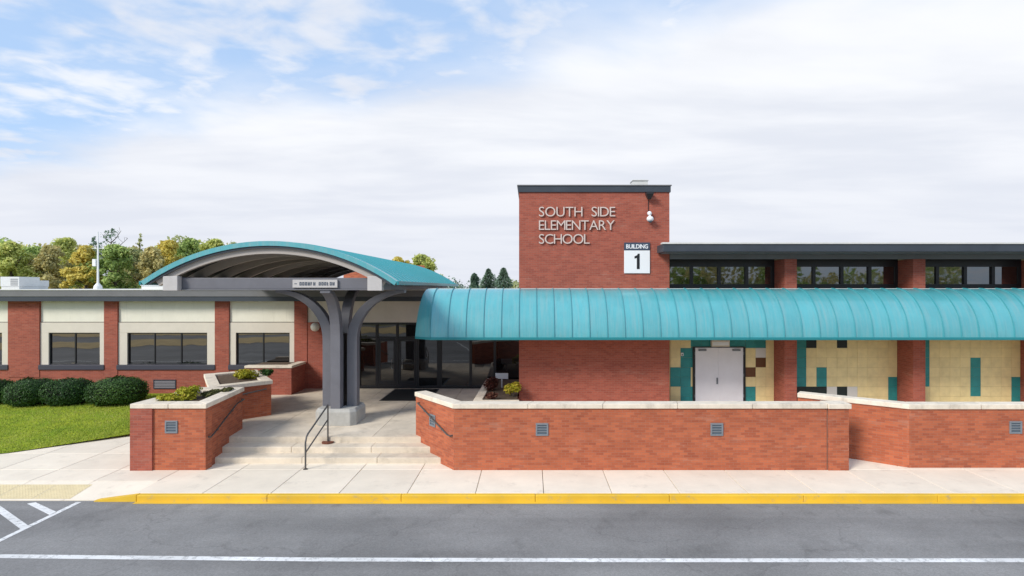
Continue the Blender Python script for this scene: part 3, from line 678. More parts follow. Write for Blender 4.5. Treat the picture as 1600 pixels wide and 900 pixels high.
# eave: roof slab, grey fascia over dark soffit band
EY = D_W-0.42
b = MB(); b.box(XL-0.5,XR,EY+0.12,52,4.42,4.835); b.build('roof', M['roof_white'], wing)
b = MB(); b.box(XL-0.5,XR,EY,EY+0.115,4.53,4.80); b.build('fascia', M['fascia'], wing, bevel=0.01)
b = MB(); b.box(XL-0.5,XR,EY+0.03,EY+0.118,4.33,4.53); b.build('lower_fascia', M['fascia_dark'], wing)
b = MB(); b.box(XL-0.5,XR,EY-0.03,EY+0.2,4.80,4.845); b.build('drip_edge', M['unit'], wing, bevel=0.008)
b = MB(); b.box(XL-0.5,XR,EY+0.118,D_W+0.06,4.345,4.42); b.build('soffit', M['fascia_dark'], wing)
# louvred vent in the base wall
vx0, vx1, vz0, vz1 = xw(240), xw(275), Z(607.5,D_W), Z(593,D_W)
v = link('wall_vent', None, wing, ((vx0+vx1)/2-wing.location.x,0,vz0))
b = MB(); b.box(vx0,vx1,D_W-0.03,D_W+0.02,vz0,vz0+0.03); b.box(vx0,vx1,D_W-0.03,D_W+0.02,vz1-0.03,vz1); b.box(vx0,vx0+0.03,D_W-0.029,D_W+0.02,vz0+0.03,vz1-0.03); b.box(vx1-0.03,vx1,D_W-0.029,D_W+0.02,vz0+0.03,vz1-0.03); b.box(vx0+0.02,vx1-0.02,D_W-0.004,D_W+0.01,vz0+0.02,vz1-0.02); b.build('frame', M['sill'], v)
for k in range(5):
    b = MB(); zz = vz0+0.045+k*(vz1-vz0-0.08)/5; b.add([(vx0+0.03,D_W-0.026,zz),(vx1-0.03,D_W-0.026,zz),(vx1-0.03,D_W-0.006,zz+0.045),(vx0+0.03,D_W-0.006,zz+0.045)], [(0,1,2,3)]); b.build('louvre', M['sill'], v)
# brick wall standing on the roof behind the vault
b = MB(); b.box(-11.2,-6.4,33.6,33.9,4.83,6.25); b.build('rear_brick_wall', M['brick_front'], wing)

# ================================================================== TOWER
TY = 20.8
tower = thing('brick_tower', 'square red brick tower block carrying the school name', 'building', (2.3,TY,0))
TX0, TX1, TZ = X(811,TY), X(1046,TY), Z(290,TY)
b = MB(); b.box(TX0,TX1,TY,27.5,-0.1,TZ-0.24); b.build('wall', M['brick'], tower)
b = MB(); b.box(TX0-0.04,TX1+0.04,TY-0.05,27.55,TZ-0.25,TZ-0.02); b.build('parapet_band', M['fascia_dark'], tower, bevel=0.01)
b = MB(); b.box(TX0-0.07,TX1+0.07,TY-0.08,27.58,TZ-0.02,TZ+0.02); b.build('coping', M['fascia'], tower, bevel=0.006)
rh = thing('roof_hatch', 'small pale box showing above the tower parapet', 'roof hatch', (X(998,24),24,TZ))
b = MB(); b.box(X(987,24),X(1010,24),23.7,24.3,TZ-0.3,Z(283,24)-0.04); b.build('curb', M['unit'], rh)
b = MB(); b.box(X(986,24),X(1011,24),23.66,24.34,Z(283,24)-0.04,Z(283,24)); b.build('lid', M['unit'], rh, bevel=0.01)

# lettering
def glyph(ch, size, ext, bold=0.0, bevel=0.0):
    cu = bpy.data.curves.new('glyph','FONT'); cu.body = ch; cu.size = size; cu.extrude = ext; cu.offset = bold; cu.resolution_u = 4
    ob = bpy.data.objects.new('glyph', cu); COL.objects.link(ob)
    dg = bpy.context.evaluated_depsgraph_get(); me = bpy.data.meshes.new_from_object(ob.evaluated_get(dg))
    bpy.data.objects.remove(ob); bpy.data.curves.remove(cu)
    me.materials.clear()
    xs_ = [v.co.x for v in me.vertices]; ys_ = [v.co.y for v in me.vertices]
    return me, min(xs_), max(xs_), min(ys_), max(ys_)
CAPH = None
def write(text, x0, x1, zbase, caph, y, parent, material, ext=0.02, bold=0.0, single=True, space=0.6, name='letter'):
    """one mesh per letter, spread between x0 and x1 on a wall facing the camera"""
    _,_,_,_,h1 = glyph('H', 1.0, 0.01); size = caph/h1
    gl = [(None if c == ' ' else glyph(c, size, ext, bold)) for c in text]
    wsum = sum((g_[2]-g_[1]) if g_ else space*caph for g_ in gl); gap = (x1-x0-wsum)/max(1,len(text)-1)
    sq = 1.0
    if gap < 0.06*caph:
        sq = (x1-x0)/(wsum+0.06*caph*(len(text)-1)); gap = 0.06*caph*sq
    x = x0; pw_ = Vector(parent_world(parent))
    for g_ in gl:
        if g_:
            me, a, c, _, _ = g_; me.materials.append(material)
            o = link(name, me, parent, Vector((x-a*sq,y,zbase))-pw_); o.rotation_euler = (R(90),0,0); o.scale = (sq,1,1); x += (c-a)*sq+gap
        else: x += space*caph*sq+gap
let = thing('wall_lettering', 'pale raised letters spelling SOUTH SIDE ELEMENTARY SCHOOL on the tower', 'lettering', (X(900,TY),TY,Z(380,TY)))
ly = TY-0.045
for txt, xr_, yb in (('SOUTH SIDE',961,338.5),('ELEMENTARY',960,359.5),('SCHOOL',921,381)):
    write(txt, X(842,TY), X(xr_,TY), Z(yb,TY), 15.0*TY/FPX, ly, let, M['letter'], 0.02, -0.002, space=0.75)
bs = thing('building_sign', 'white square sign with a black number 1 under a navy BUILDING header', 'sign', (X(995,TY),TY,Z(427,TY)))
b = MB(); b.box(X(975,TY),X(1015,TY),TY-0.05,TY-0.003,Z(427,TY),Z(391.5,TY)); b.build('number_panel', M['sign_white'], bs, bevel=0.004)
b = MB(); b.box(X(975,TY),X(1015,TY),TY-0.052,TY-0.003,Z(391.2,TY),Z(379,TY)); b.build('header_panel', M['sign_blue'], bs, bevel=0.004)
write('BUILDING', X(978,TY), X(1012,TY), Z(388.3,TY), 6.2*TY/FPX, TY-0.056, bs, M['sign_white'], 0.003, 0.004)
kk = TY/FPX; ox, oz = X(990,TY), Z(420.5,TY)
one = [(4.6,0),(9.0,0),(9.0,24),(6.2,24),(5.0,21.6),(1.0,19.8),(1.0,16.4),(4.6,17.4)]
q = MB(); n_ = len(one); q.add([(ox+x*kk,TY-0.058,oz+z*kk) for x,z in one]+[(ox+x*kk,TY-0.049,oz+z*kk) for x,z in one], [tuple(range(n_)),tuple(range(2*n_-1,n_-1,-1))]+[(i,n_+i,n_+(i+1)%n_,(i+1)%n_) for i in range(n_)]); q.build('numeral', M['black'], bs)
fl = thing('floodlight', 'small dark floodlight under the tower parapet', 'floodlight', (X(1013,TY),TY,Z(308,TY)))
b = MB(); xx = X(1013,TY); b.box(xx-0.13,xx+0.13,TY-0.34,TY-0.06,Z(305,TY),Z(302,TY)); b.add([(xx-0.13,TY-0.34,Z(305,TY)),(xx+0.13,TY-0.34,Z(305,TY)),(xx+0.13,TY-0.06,Z(305,TY)),(xx-0.13,TY-0.06,Z(305,TY)),(xx-0.06,TY-0.22,Z(312,TY)),(xx+0.06,TY-0.22,Z(312,TY)),(xx+0.06,TY-0.08,Z(312,TY)),(xx-0.06,TY-0.08,Z(312,TY))], [(0,4,5,1),(1,5,6,2),(2,6,7,3),(3,7,4,0),(4,7,6,5)]); b.build('housing', M['metal_dark'], fl)
b = MB(); b.tube([(xx,TY+0.01,Z(309,TY)),(xx,TY-0.15,Z(309,TY))], 0.03); b.build('bracket', M['metal_dark'], fl)
b = MB(); b.tube([(xx,TY-0.015,Z(312,TY)),(xx,TY-0.015,Z(331,TY))], 0.012, 6); b.build('conduit', M['metal_dark'], fl)
sc = thing('security_camera', 'white dome security camera below the floodlight on the tower', 'camera', (X(1014,TY),TY,Z(347,TY)))
xx = X(1014,TY); b = MB(); b.sphere((xx,TY-0.10,Z(334,TY)), 0.085, 12, 8); b.build('junction_box', M['sign_white'], sc, smooth=True)
b = MB(); b.sphere((xx,TY-0.20,Z(343,TY)), 0.13, 14, 10, (1,1,0.8)); b.build('housing', M['sign_white'], sc, smooth=True)
b = MB(); b.sphere((xx,TY-0.21,Z(345.5,TY)), 0.085, 12, 8); b.build('dome', M['lens'], sc, smooth=True)
b = MB(); b.tube([(xx,TY+0.01,Z(338,TY)),(xx,TY-0.2,Z(338,TY))], 0.03); b.build('bracket', M['sign_white'], sc)

# ================================================================== RIGHT WING: tiled wall, clerestory, eave
CYW = 21.7
cw = thing('classroom_wing', 'right wing with mosaic block wall, clerestory windows and dark overhanging eave', 'building', (13,CYW,0))
XE = 22.5
def xc_(px): return X(px, CYW)
b = MB(); b.box(TX1-0.05,XE,CYW+0.03,CYW+0.4,-0.1,4.9); b.build('backing_wall', M['tile_grout'], cw)
piers = [(X(1226,TY), X(1245,TY))]; piers += [(piers[0][0]+4.75*k, piers[0][1]+4.75*k) for k in (1,2)]
for a, c in piers:
    b = MB(); b.box(a,c,TY,CYW+0.02,0.2,5.97); b.build('brick_pier', M['brick'], cw)
DX0, DX1, DZ = xc_(1086), xc_(1161), Z(543,CYW)
tw = link('mosaic_wall', None, cw, (0,0,0))
TWd, THt = 0.395, 0.372
pat = []   # (photo x0, x1, y0, y1, colour)
def cropbox(a, c, t_, q, col): pat.append((1030+a/5.161, 1030+c/5.161, 490+t_/5.161, 490+q/5.161, col))
for bb in ((255,870,190,262,'teal'),(175,300,270,420,'teal'),(105,300,425,600,'teal'),(180,300,600,720,'teal'),(255,285,425,580,'cream'),
           (785,872,262,338,'white'),(792,868,340,412,'brown'),(700,788,420,496,'brown'),(700,788,580,720,'teal'),
           (1105,1212,190,578,'teal'),(1212,1297,190,266,'black'),(1448,1522,190,258,'black'),(1303,1368,418,578,'teal'),
           (1105,1300,578,720,'black'),(1300,1368,578,720,'black'),(1368,1448,570,720,'white'),(1448,1516,570,720,'black'),(1516,1600,570,720,'white')): cropbox(*bb)
rt = random.Random(11); tile_me = {}
def tile_piece(x0, x1, z0, z1, col):
    key = (round(x1-x0,3), round(z1-z0,3), col)
    if key not in tile_me:
        w, h = (x1-x0)/2-0.003, (z1-z0)/2-0.003
        q = MB(); q.box(-w,w,0.012,0.04,-h,h); tile_me[key] = q.mesh('tile', M['tile_'+col])
    link('tile', tile_me[key], tw, ((x0+x1)/2-13, 0, (z0+z1)/2))
zrow0 = Z(490+200/5.161, CYW)
def tiles(xa, n, skip_door=False):
    for i in range(n):
        x0 = xa+i*TWd
        for j in range(-1, 8):
            z1 = zrow0 - j*THt; z0 = z1-THt
            if z0 < ZL-0.15: continue
            x1_ = x0+TWd
            if skip_door and x1_ > DX0-0.09 and x0 < DX1+0.09 and z0 < DZ+0.02: continue
            nxt = min([a for a, c in piers if c > x0+0.02] + [XE])
            if x0 > nxt-0.05: continue
            x1_ = min(x1_, nxt-0.002)
            cpx = CX+(x0+x1_)/2*FPX/CYW; cpy = CY+(EYE-(z0+z1)/2)*FPX/CYW; col = 'cream'
            for (p0,p1,q0,q1,cc) in pat:
                if p0 <= cpx <= p1 and q0 <= cpy <= q1: col = cc
            if cpx > 1335 and col == 'cream': col = ('teal' if (i in (0,1) and 0 <= j <= 4) or (i == 6 and 2 <= j <= 5) or (i == 10 and 4 <= j <= 6) else 'cream')
            tile_piece(x0, x1_, z0, z1, col)
tiles(xc_(1047.5), 2)
for j in range(-1, 8):      # narrow closers beside the door
    z1 = zrow0-j*THt; z0 = z1-THt
    if z0 < ZL-0.15: continue
    cpy = CY+(EYE-(z0+z1)/2)*FPX/CYW
    if z0 > DZ: continue
    tile_piece(xc_(1047.5)+2*TWd, DX0-0.09, z0, min(z1, DZ+0.02), 'cream' if 572 < cpy < 602 else 'teal')
xq = xc_(1047.5)+2*TWd
for j in range(-1, 2):
    z1 = zrow0-j*THt; z0 = max(z1-THt, DZ+0.03)
    if z1-z0 < 0.05: continue
    k = 0; n = 5; w = (DX1+0.09-xq)/n
    for k in range(n): tile_piece(xq+k*w, xq+(k+1)*w, z0, z1, 'teal')
tiles(DX1+0.095, 4)
tiles(piers[0][1]+0.005, 12); tiles(piers[1][1]+0.005, 12)
# double door
db = link('double_door', None, cw, ((DX0+DX1)/2-13,0,ZL))
b = MB(); b.box(DX0-0.085,DX0-0.002,CYW-0.04,CYW+0.06,ZL,DZ); b.box(DX1+0.002,DX1+0.085,CYW-0.04,CYW+0.06,ZL,DZ); b.box(DX0-0.085,DX1+0.085,CYW-0.04,CYW+0.06,DZ,DZ+0.025); b.build('frame', M['metal_dark'], db)
mid = (DX0+DX1)/2
for a, c in ((DX0,mid-0.004),(mid+0.004,DX1)):
    b = MB(); b.box(a,c,CYW-0.02,CYW+0.03,ZL+0.02,DZ-0.004); b.build('leaf', M['door'], db, bevel=0.004)
for hx_ in (DX0-0.012, DX1+0.012):
    for hz_ in (ZL+0.25, ZL+1.05, DZ-0.22):
        b = MB(); b.tube([(hx_,CYW-0.035,hz_-0.06),(hx_,CYW-0.035,hz_+0.06)], 0.014, 8); b.build('hinge', M['fix'], db)
for a, c in ((DX0+0.12,DX0+0.42),(DX1-0.42,DX1-0.12)):
    b = MB(); b.box(a,c,CYW-0.075,CYW-0.021,DZ-0.13,DZ-0.06); b.build('door_closer', M['fix'], db, bevel=0.006)
b = MB(); b.box(mid-0.03,mid+0.03,CYW-0.034,CYW-0.02,ZL+0.03,DZ-0.02); b.build('astragal', M['door'], db)
b = MB(); b.box(mid-0.11,mid-0.05,CYW-0.03,CYW-0.02,Z(600,CYW),Z(590,CYW)); b.tube([(mid-0.08,CYW-0.02,Z(598,CYW)),(mid-0.08,CYW-0.08,Z(598,CYW)),(mid-0.08,CYW-0.08,Z(592,CYW)),(mid-0.08,CYW-0.02,Z(592,CYW))],0.013); b.build('handle', M['fix'], db)
wl = thing('wall_light', 'cream box light above the grey double doors', 'wall light', (mid,CYW,Z(542,CYW)))
lx0, lx1 = xc_(1110), xc_(1138)
b = MB(); b.box(lx0,lx1,CYW-0.16,CYW-0.021,Z(541,CYW),Z(531,CYW)); b.build('housing', M['window_frame'], wl, bevel=0.012)
b = MB(); b.box(lx0+0.04,lx1-0.04,CYW-0.165,CYW-0.15,Z(539,CYW),Z(534,CYW)); b.build('diffuser', M['sign_white'], wl)
cr = thing('card_reader', 'tiny white box on the mosaic wall left of the grey doors', 'card reader', (xc_(1065.5),CYW,Z(556,CYW)))
b = MB(); b.box(xc_(1063.5),xc_(1067.5),CYW-0.06,CYW-0.02,Z(556,CYW),Z(551,CYW)); b.build('housing', M['sign_white'], cr, bevel=0.008)
b = MB(); b.box(xc_(1064.5),xc_(1066.5),CYW-0.066,CYW-0.06,Z(555,CYW),Z(553,CYW)); b.build('lens', M['lens'], cr)
# clerestory
CZ0, CZ1 = 4.9, Z(412,CYW)
bayx = [(TX1+0.01, piers[0][0]), (piers[0][1], piers[1][0]), (piers[1][1], piers[2][0]), (piers[2][1], XE)]
for a, c in bayx:
    w = link('clerestory_window', None, cw, ((a+c)/2-13,0,CZ0))
    n = 4 if c-a > 3 else 1; pw = (c-a)/n; e = 0.06
    fr = MB(); fr.box(a,c,CYW-0.03,CYW+0.1,CZ1-0.12,CZ1+0.2); fr.box(a,c,CYW-0.03,CYW+0.1,CZ0-0.05,CZ0+0.15)
    for k in range(n+1):
        x0 = min(max(a, a+pw*k-e), c-2*e); fr.box(x0,x0+2*e,CYW-0.034,CYW+0.098,CZ0+0.15,CZ1-0.12)
    fr.build('frame', M['metal_dark'], w)
    for k in range(n):
        q = MB(); q.box(a+pw*k+e*0.5,a+pw*(k+1)-e*0.5,CYW+0.03,CYW+0.042,CZ0+0.1,CZ1-0.08); po = q.build('pane', M['glass'], w); po.rotation_euler = (0,0,R((0.6,-0.4,0.3,-0.7)[k]))
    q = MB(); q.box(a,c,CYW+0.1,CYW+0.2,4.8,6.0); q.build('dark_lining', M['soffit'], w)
EZ1, EZ0, EYF = Z(380,19.8), Z(393,19.8), 19.8
EX0 = X(1036,EYF)
b = MB(); b.box(EX0+0.12,XE+1,EYF+0.13,31,EZ0,EZ1-0.03); b.build('roof', M['roof_white'], cw)
b = MB(); b.box(EX0,XE+1,EYF,EYF+0.125,EZ0-0.005,EZ1-0.03); b.build('fascia', M['fascia_dark'], cw, bevel=0.012)
b = MB(); b.box(EX0,EX0+0.115,EYF+0.128,TY-0.06,EZ0-0.005,EZ1-0.03); b.build('end_fascia', M['fascia_dark'], cw)
b = MB(); b.box(EX0-0.03,XE+1,EYF-0.04,EYF+0.24,EZ1-0.03,EZ1+0.03); b.build('drip_edge', M['unit'], cw, bevel=0.008)
b = MB(); b.box(EX0+0.13,XE,EYF+0.14,TY-0.01,EZ0-0.03,EZ0-0.004); b.build('soffit', M['fascia'], cw)
b = MB(); b.box(TX1+0.02,XE,TY+0.02,TY+0.2,5.972,EZ0-0.002); b.build('frieze_beam', M['fascia'], cw)
b = MB(); b.box(TX1+0.02,XE,TY+0.2,CYW+0.1,6.0,6.02); b.build('inner_soffit', M['soffit'], cw)

# ================================================================== TEAL BARREL AWNING
aw = thing('barrel_awning', 'long teal standing-seam barrel awning along tower and right wing', 'awning', (8,TY,4.8))
AY1, AZ1, AA, AB = TY-0.012, 4.872, 1.55, 1.66
NA = 14
prof = [(AY1-AA*math.sin(t), AZ1-AB*(1-math.cos(t))) for t in [math.pi/2*i/NA for i in range(NA+1)]]
AX0, PWD = X(684,TY), 0.605
def bar_sheet(xa_f, xb_f, th=0.02, nrm_shift=0.0):
    vs = []; n = len(prof)
    for k, fx in enumerate((xa_f, xb_f)):
        for i, (y, z) in enumerate(prof):
            vs.append((fx(i), y, z))
        for i, (y, z) in enumerate(prof): vs.append((fx(i), y+th*math.sin(math.pi/2*i/NA), z-th*math.cos(math.pi/2*i/NA)))
    fs = []
    for i in range(n-1):
        fs.append((i,i+1,2*n+i+1,2*n+i)); fs.append((n+i,2*n+n+i,2*n+n+i+1,n+i+1))
        fs.append((i,n+i,n+i+1,i+1)); fs.append((2*n+i,2*n+i+1,3*n+i+1,3*n+i))
    fs.append((0,2*n,3*n,n)); fs.append((n-1,2*n-1,4*n-1,3*n-1))
    return vs, fs
q = MB(); q.add(*bar_sheet(lambda i: 0.004, lambda i: PWD-0.004)); pan_me = q.mesh('roof_panel', M['teal'], (0,TY,4.8), smooth=True)
q = MB()
sec = []
for i, (y, z) in enumerate(prof):
    t = math.pi/2*i/NA; ny, nz = -math.sin(t), math.cos(t); h = 0.035
    sec.append([(-0.010,y,z),(0.010,y,z),(0.010,y+ny*h,z+nz*h),(-0.010,y+ny*h,z+nz*h)])
q.sweep(sec); seam_me = q.mesh('seam', M['teal_seam'], (0,TY,4.8))
npan = int((XE-AX0)/PWD)
for k in range(npan):
    po = link('roof_panel', pan_me, aw, (AX0+k*PWD-8,0,0)); m_ = po.modifiers.new('edges','EDGE_SPLIT'); m_.split_angle = R(38)
    link('seam', seam_me, po, (0,0,0))
AXE = AX0+npan*PWD
# canted end panel
fa = lambda i: AX0; fb = lambda i: AX0-0.34-0.24*(i/NA)
q = MB(); vs, fs = bar_sheet(fa, fb); n = len(prof)
vs = [(x, y+(0.30*(i%n)/NA*1.0+0.02 if i >= 2*n else 0), z) for i, (x,y,z) in enumerate(vs)]
fs = [tuple(reversed(f)) for f in fs]
q.add(vs, fs); q.build('end_panel', M['teal'], aw, smooth=True)
q = MB(); q.sweep([[(x+AX0,y,z) for x,y,z in s_] for s_ in sec]); q.build('seam', M['teal_seam'], aw)
yb, zb = prof[-1]
q = MB(); q.box(AX0,AXE,yb-0.03,yb+0.05,zb-0.09,zb+0.005); q.build('gutter_lip', M['teal_dark'], aw, bevel=0.01)
q = MB(); q.add([(AX0-0.58,yb+0.30,zb-0.07),(AX0,yb-0.03,zb-0.085),(AX0,yb+0.05,zb-0.085),(AX0-0.55,yb+0.37,zb-0.07),(AX0-0.58,yb+0.30,zb+0.002),(AX0,yb-0.03,zb+0.002),(AX0,yb+0.05,zb+0.002),(AX0-0.55,yb+0.37,zb+0.002)], [(3,2,1,0),(4,5,6,7),(0,1,5,4),(1,2,6,5),(2,3,7,6),(3,0,4,7)]); q.build('end_lip', M['teal_dark'], aw)
q = MB(); q.box(AX0-0.2,TX0-0.004,TY-0.10,TY+0.02,3.25,AZ1-0.03); q.build('back_beam', M['steel'], aw)
q = MB(); q.box(AX0-0.36,AXE,AY1-0.03,AY1+0.010 if False else AY1+0.008,AZ1-0.01,AZ1+0.014); q.build('ridge_flashing', M['unit'], aw)
q = MB(); q.box(AX0+0.02,AXE,yb+0.06,TY-0.11,zb-0.02,zb+0.01); q.build('soffit', M['cream'], aw)  # unseen underside, made pale to bounce light onto the doors and tiles
q = MB(); q.box(X(1170,19.3),X(1190,19.3),yb-0.07,yb-0.031,zb-0.075,zb-0.01); q.build('scupper', M['teal_dark'], aw)

# ================================================================== VAULTED ENTRANCE CANOPY
VX, VR, VZ = -7.87, 6.70, 6.30
VY0, VY1 = 16.92, 30.6
cp = thing('entrance_canopy', 'teal barrel-vaulted canopy on a branching grey column over the entrance steps', 'canopy', (-6.28,18.62,ZL))
HALF = 3.84
A1 = math.asin(HALF/VR)
NV = 28
def arc(rad, n=NV, a=A1): return [(VX+rad*math.sin(-a+2*a*i/n), VZ-VR+rad*math.cos(-a+2*a*i/n)) for i in range(n+1)]
def arc_sheet(ro, ri, y0, y1, a=A1, n=NV):
    o_, i_ = arc(ro,n,a), arc(ri,n,a); vs = [(x,y,z) for y in (y0,y1) for pts in (o_,i_) for x,z in pts]; m = n+1; fs = []
    for k in range(n):
        fs += [(k,k+1,2*m+k+1,2*m+k),(m+k,3*m+k,3*m+k+1,m+k+1),(k,m+k,m+k+1,k+1),(2*m+k,2*m+k+1,3*m+k+1,3*m+k)]
    fs += [(0,2*m,3*m,m),(n,m+n,3*m+n,2*m+n)]
    return vs, fs
cl = tuple(cp.location)
nP = 24; pd = (VY1-VY0)/nP
q = MB(); q.add(*arc_sheet(VR, VR-0.035, VY0+0.003, VY0+pd-0.003)); vp_me = q.mesh('roof_panel', M['teal'], cl, smooth=True)
q = MB(); q.add(*arc_sheet(VR+0.035, VR-0.002, VY0+pd-0.012, VY0+pd+0.012)); vs_me = q.mesh('seam', M['teal_seam'], cl)
for k in range(nP):
    po = link('roof_panel', vp_me, cp, (0,k*pd,0)); m_ = po.modifiers.new('edges','EDGE_SPLIT'); m_.split_angle = R(38)
    if k < nP-1: link('seam', vs_me, po)
q = MB(); q.add(*arc_sheet(VR+0.012, VR-0.13, VY0-0.03, VY0+0.0)); q.build('edge_fascia', M['teal'], cp, smooth=True)
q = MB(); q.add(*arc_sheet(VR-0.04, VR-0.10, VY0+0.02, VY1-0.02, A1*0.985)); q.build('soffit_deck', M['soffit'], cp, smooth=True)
q = MB(); q.add(*arc_sheet(VR-0.13, VR-0.20, VY0+0.01, VY0+0.06, A1*0.97)); q.build('dark_gap_strip', M['fascia_dark'], cp, smooth=True)  # dark strip stands in for the shaded gap between fascia and front rib
q = MB(); q.add(*arc_sheet(VR-0.10, VR-0.36, VY0+0.10, VY0+0.24, A1*0.92)); rib_me = q.mesh('arched_rib', M['rib'], cl, smooth=True)
for k in range(10):
    o = link('arched_rib', rib_me, cp, (0,k*1.42,0)); m_ = o.modifiers.new('edges','EDGE_SPLIT'); m_.split_angle = R(38)
for s_ in (-1,1):
    ex, ez = arc(VR)[0 if s_ < 0 else NV]
    q = MB(); q.box(min(ex,ex+s_*0.05)-0.01,max(ex,ex+s_*0.05)+0.01,VY0-0.03,VY1,ez-0.10,ez+0.02); q.build('eave_edge', M['teal_dark'], cp, bevel=0.01)
BZ0, BZ1 = 4.84, 5.26
for px_c in (266, 585.5):
    bx_ = X(px_c, 16.95)
    q = MB(); q.box(bx_-0.20,bx_+0.20,17.16,VY1-0.4,BZ0,BZ1-0.02); q.build('side_beam', M['steel'], cp, bevel=0.01)
    q = MB(); q.box(bx_-0.22,bx_+0.22,16.94,17.158,BZ0-0.02,BZ1); q.build('beam_end_block', M['block'], cp, bevel=0.012)
bxl, bxr = X(266,16.95), X(585.5,16.95)
for i, y in enumerate((17.17, 18.49, 20.0, 23.0)):
    q = MB(); q.box(bxl+0.21,bxr-0.21,y,y+0.26,BZ0+0.03,BZ1-0.05); q.build('cross_beam', M['steel'], cp, bevel=0.01)
    q = MB(); q.box(bxl+0.21,bxr-0.21,y-0.05,y+0.31,BZ0-0.004,BZ0+0.028); q.build('beam_flange', M['steel'], cp)
# ribs stand on low upstand walls along the side beams
# column of four branching arms
CXc, CYc = -6.28, 18.62
pz0, pz1 = ZL-0.01, ZL+0.53
q = MB(); o8 = []
W2, Wc = 0.66, 0.20
def octo(w, c): return [(-w+c,-w),(w-c,-w),(w,-w+c),(w,w-c),(w-c,w),(-w+c,w),(-w,w-c),(-w,-w+c)]
q.sweep([[(CXc+x,CYc+y,pz0) for x,y in octo(0.66,0.16)],[(CXc+x,CYc+y,pz1-0.10) for x,y in octo(0.66,0.16)],[(CXc+x,CYc+y,pz1) for x,y in octo(0.60,0.15)]])
q.build('pedestal', M['pedestal'], cp, bevel=0.02)
for sx_, sy_ in ((-1,0),(1,0),(0,-1),(0,1)):
    if True:
        pts = []; z = pz1-0.02
        r0 = 0.40                      # diagonal offset of the arm's axis from the column's axis
        RC = 1.62; zc = BZ0-0.02-RC; hs = 1.06 if sx_ else 0.66
        pts.append((r0, z, 0.0)); pts.append((r0, zc-0.4, 0.0)); pts.append((r0, zc, 0.0))
        for k in range(1,13):
            a = math.pi/2*k/12; pts.append((r0+RC*(1-math.cos(a))*hs, zc+(RC-0.03)*math.sin(a), a))
        dx, dy = sx_, sy_; tx, ty = -dy, dx
        secs = []
        for r_, z_, a in pts:
            hw, hd = 0.155, 0.165-0.115*(a/(math.pi/2))**1.5
            nr, nz = math.cos(a), -math.sin(a)        # outward normal in the (r,z) plane
            ring = []
            for u, v_ in ((-1,-1),(1,-1),(1,1),(-1,1)):
                rr = r_ + nr*hd*v_; zz_ = z_ + nz*hd*v_
                ring.append((CXc+dx*rr+tx*hw*u, CYc+dy*rr+ty*hw*u, zz_))
            secs.append(ring)
        q = MB(); q.sweep(secs); o = q.build('branch_arm', M['steel'], cp, bevel=0.015)
q = MB(); q.box(CXc-0.14,CXc+0.14,CYc-0.14,CYc+0.14,pz1-0.02,3.4); q.build('dark_gap_core', M['metal_dark'], cp)  # added dark core, its colour stands in for the shadow between the arms
# sign on the front beam
cs = thing('canopy_sign', 'narrow white name plate with dark lettering on the canopy front beam', 'sign', (X(492,17.1),17.1,Z(449,17.1)))
sy0 = 17.10
q = MB(); q.box(X(457,sy0),X(527,sy0),sy0,sy0+0.065,Z(449.5,sy0),Z(437,sy0)); q.build('plate', M['block'], cs, bevel=0.006)
rl = random.Random(3); q = MB(); h_ = 5.2*sy0/FPX; zb_ = Z(446,sy0)
# dark letter strokes (the wording itself cannot be read in the photograph)
xpos = [459.5+i*1.0 for i in range(0)] + [468+i*4.3 for i in range(6)] + [498+i*4.3 for i in range(6)]
for xp in xpos:
    x = X(xp,sy0); w_ = 3.2*sy0/FPX; st_ = 0.022
    q.box(x,x+st_,sy0-0.006,sy0-0.001,zb_,zb_+h_)
    if rl.random() < 0.75: q.box(x+w_-st_,x+w_,sy0-0.006,sy0-0.001,zb_,zb_+h_)
    k = rl.choice((0,1,2))
    for kk in {0:(0,1),1:(1,2),2:(0,2)}[k]: q.box(x+st_,x+w_-st_,sy0-0.0055,sy0-0.001,zb_+kk*(h_-st_)/2,zb_+kk*(h_-st_)/2+st_)
q.box(X(460,sy0),X(464,sy0),sy0-0.005,sy0-0.001,zb_+h_*0.4,zb_+h_*0.6)
q.build('lettering', M['sign_blue'], cs)

# ================================================================== SMALL THINGS
gl = thing('globe_light', 'round opal globe wall light left of the branching column', 'wall light', (X(492,24.4),D_W,Z(511,24.4)))
q = MB(); q.sphere((X(492,24.4),24.42,Z(511,24.4)), 0.19, 20, 14); q.build('globe', M['lamp'], gl, smooth=True)
q = MB(); q.tube([(X(492,24.4),D_W+0.01,Z(511,24.4)),(X(492,24.4),D_W-0.05,Z(511,24.4))], 0.10, 14); q.build('back_plate', M['fix'], gl)
dm = thing('door_mat', 'black rubber mat on the landing in front of the entrance doors', 'mat', (-4.95,23.2,ZL))
q = MB(); q.box(-5.87,-4.05,22.0,24.45,ZL+0.001,ZL+0.014); q.build('rubber', M['mat'], dm, bevel=0.004)
q = MB(); q.box(-5.93,-3.99,21.95,24.5,ZL+0.0005,ZL+0.008); q.build('border', M['metal_dark'], dm)
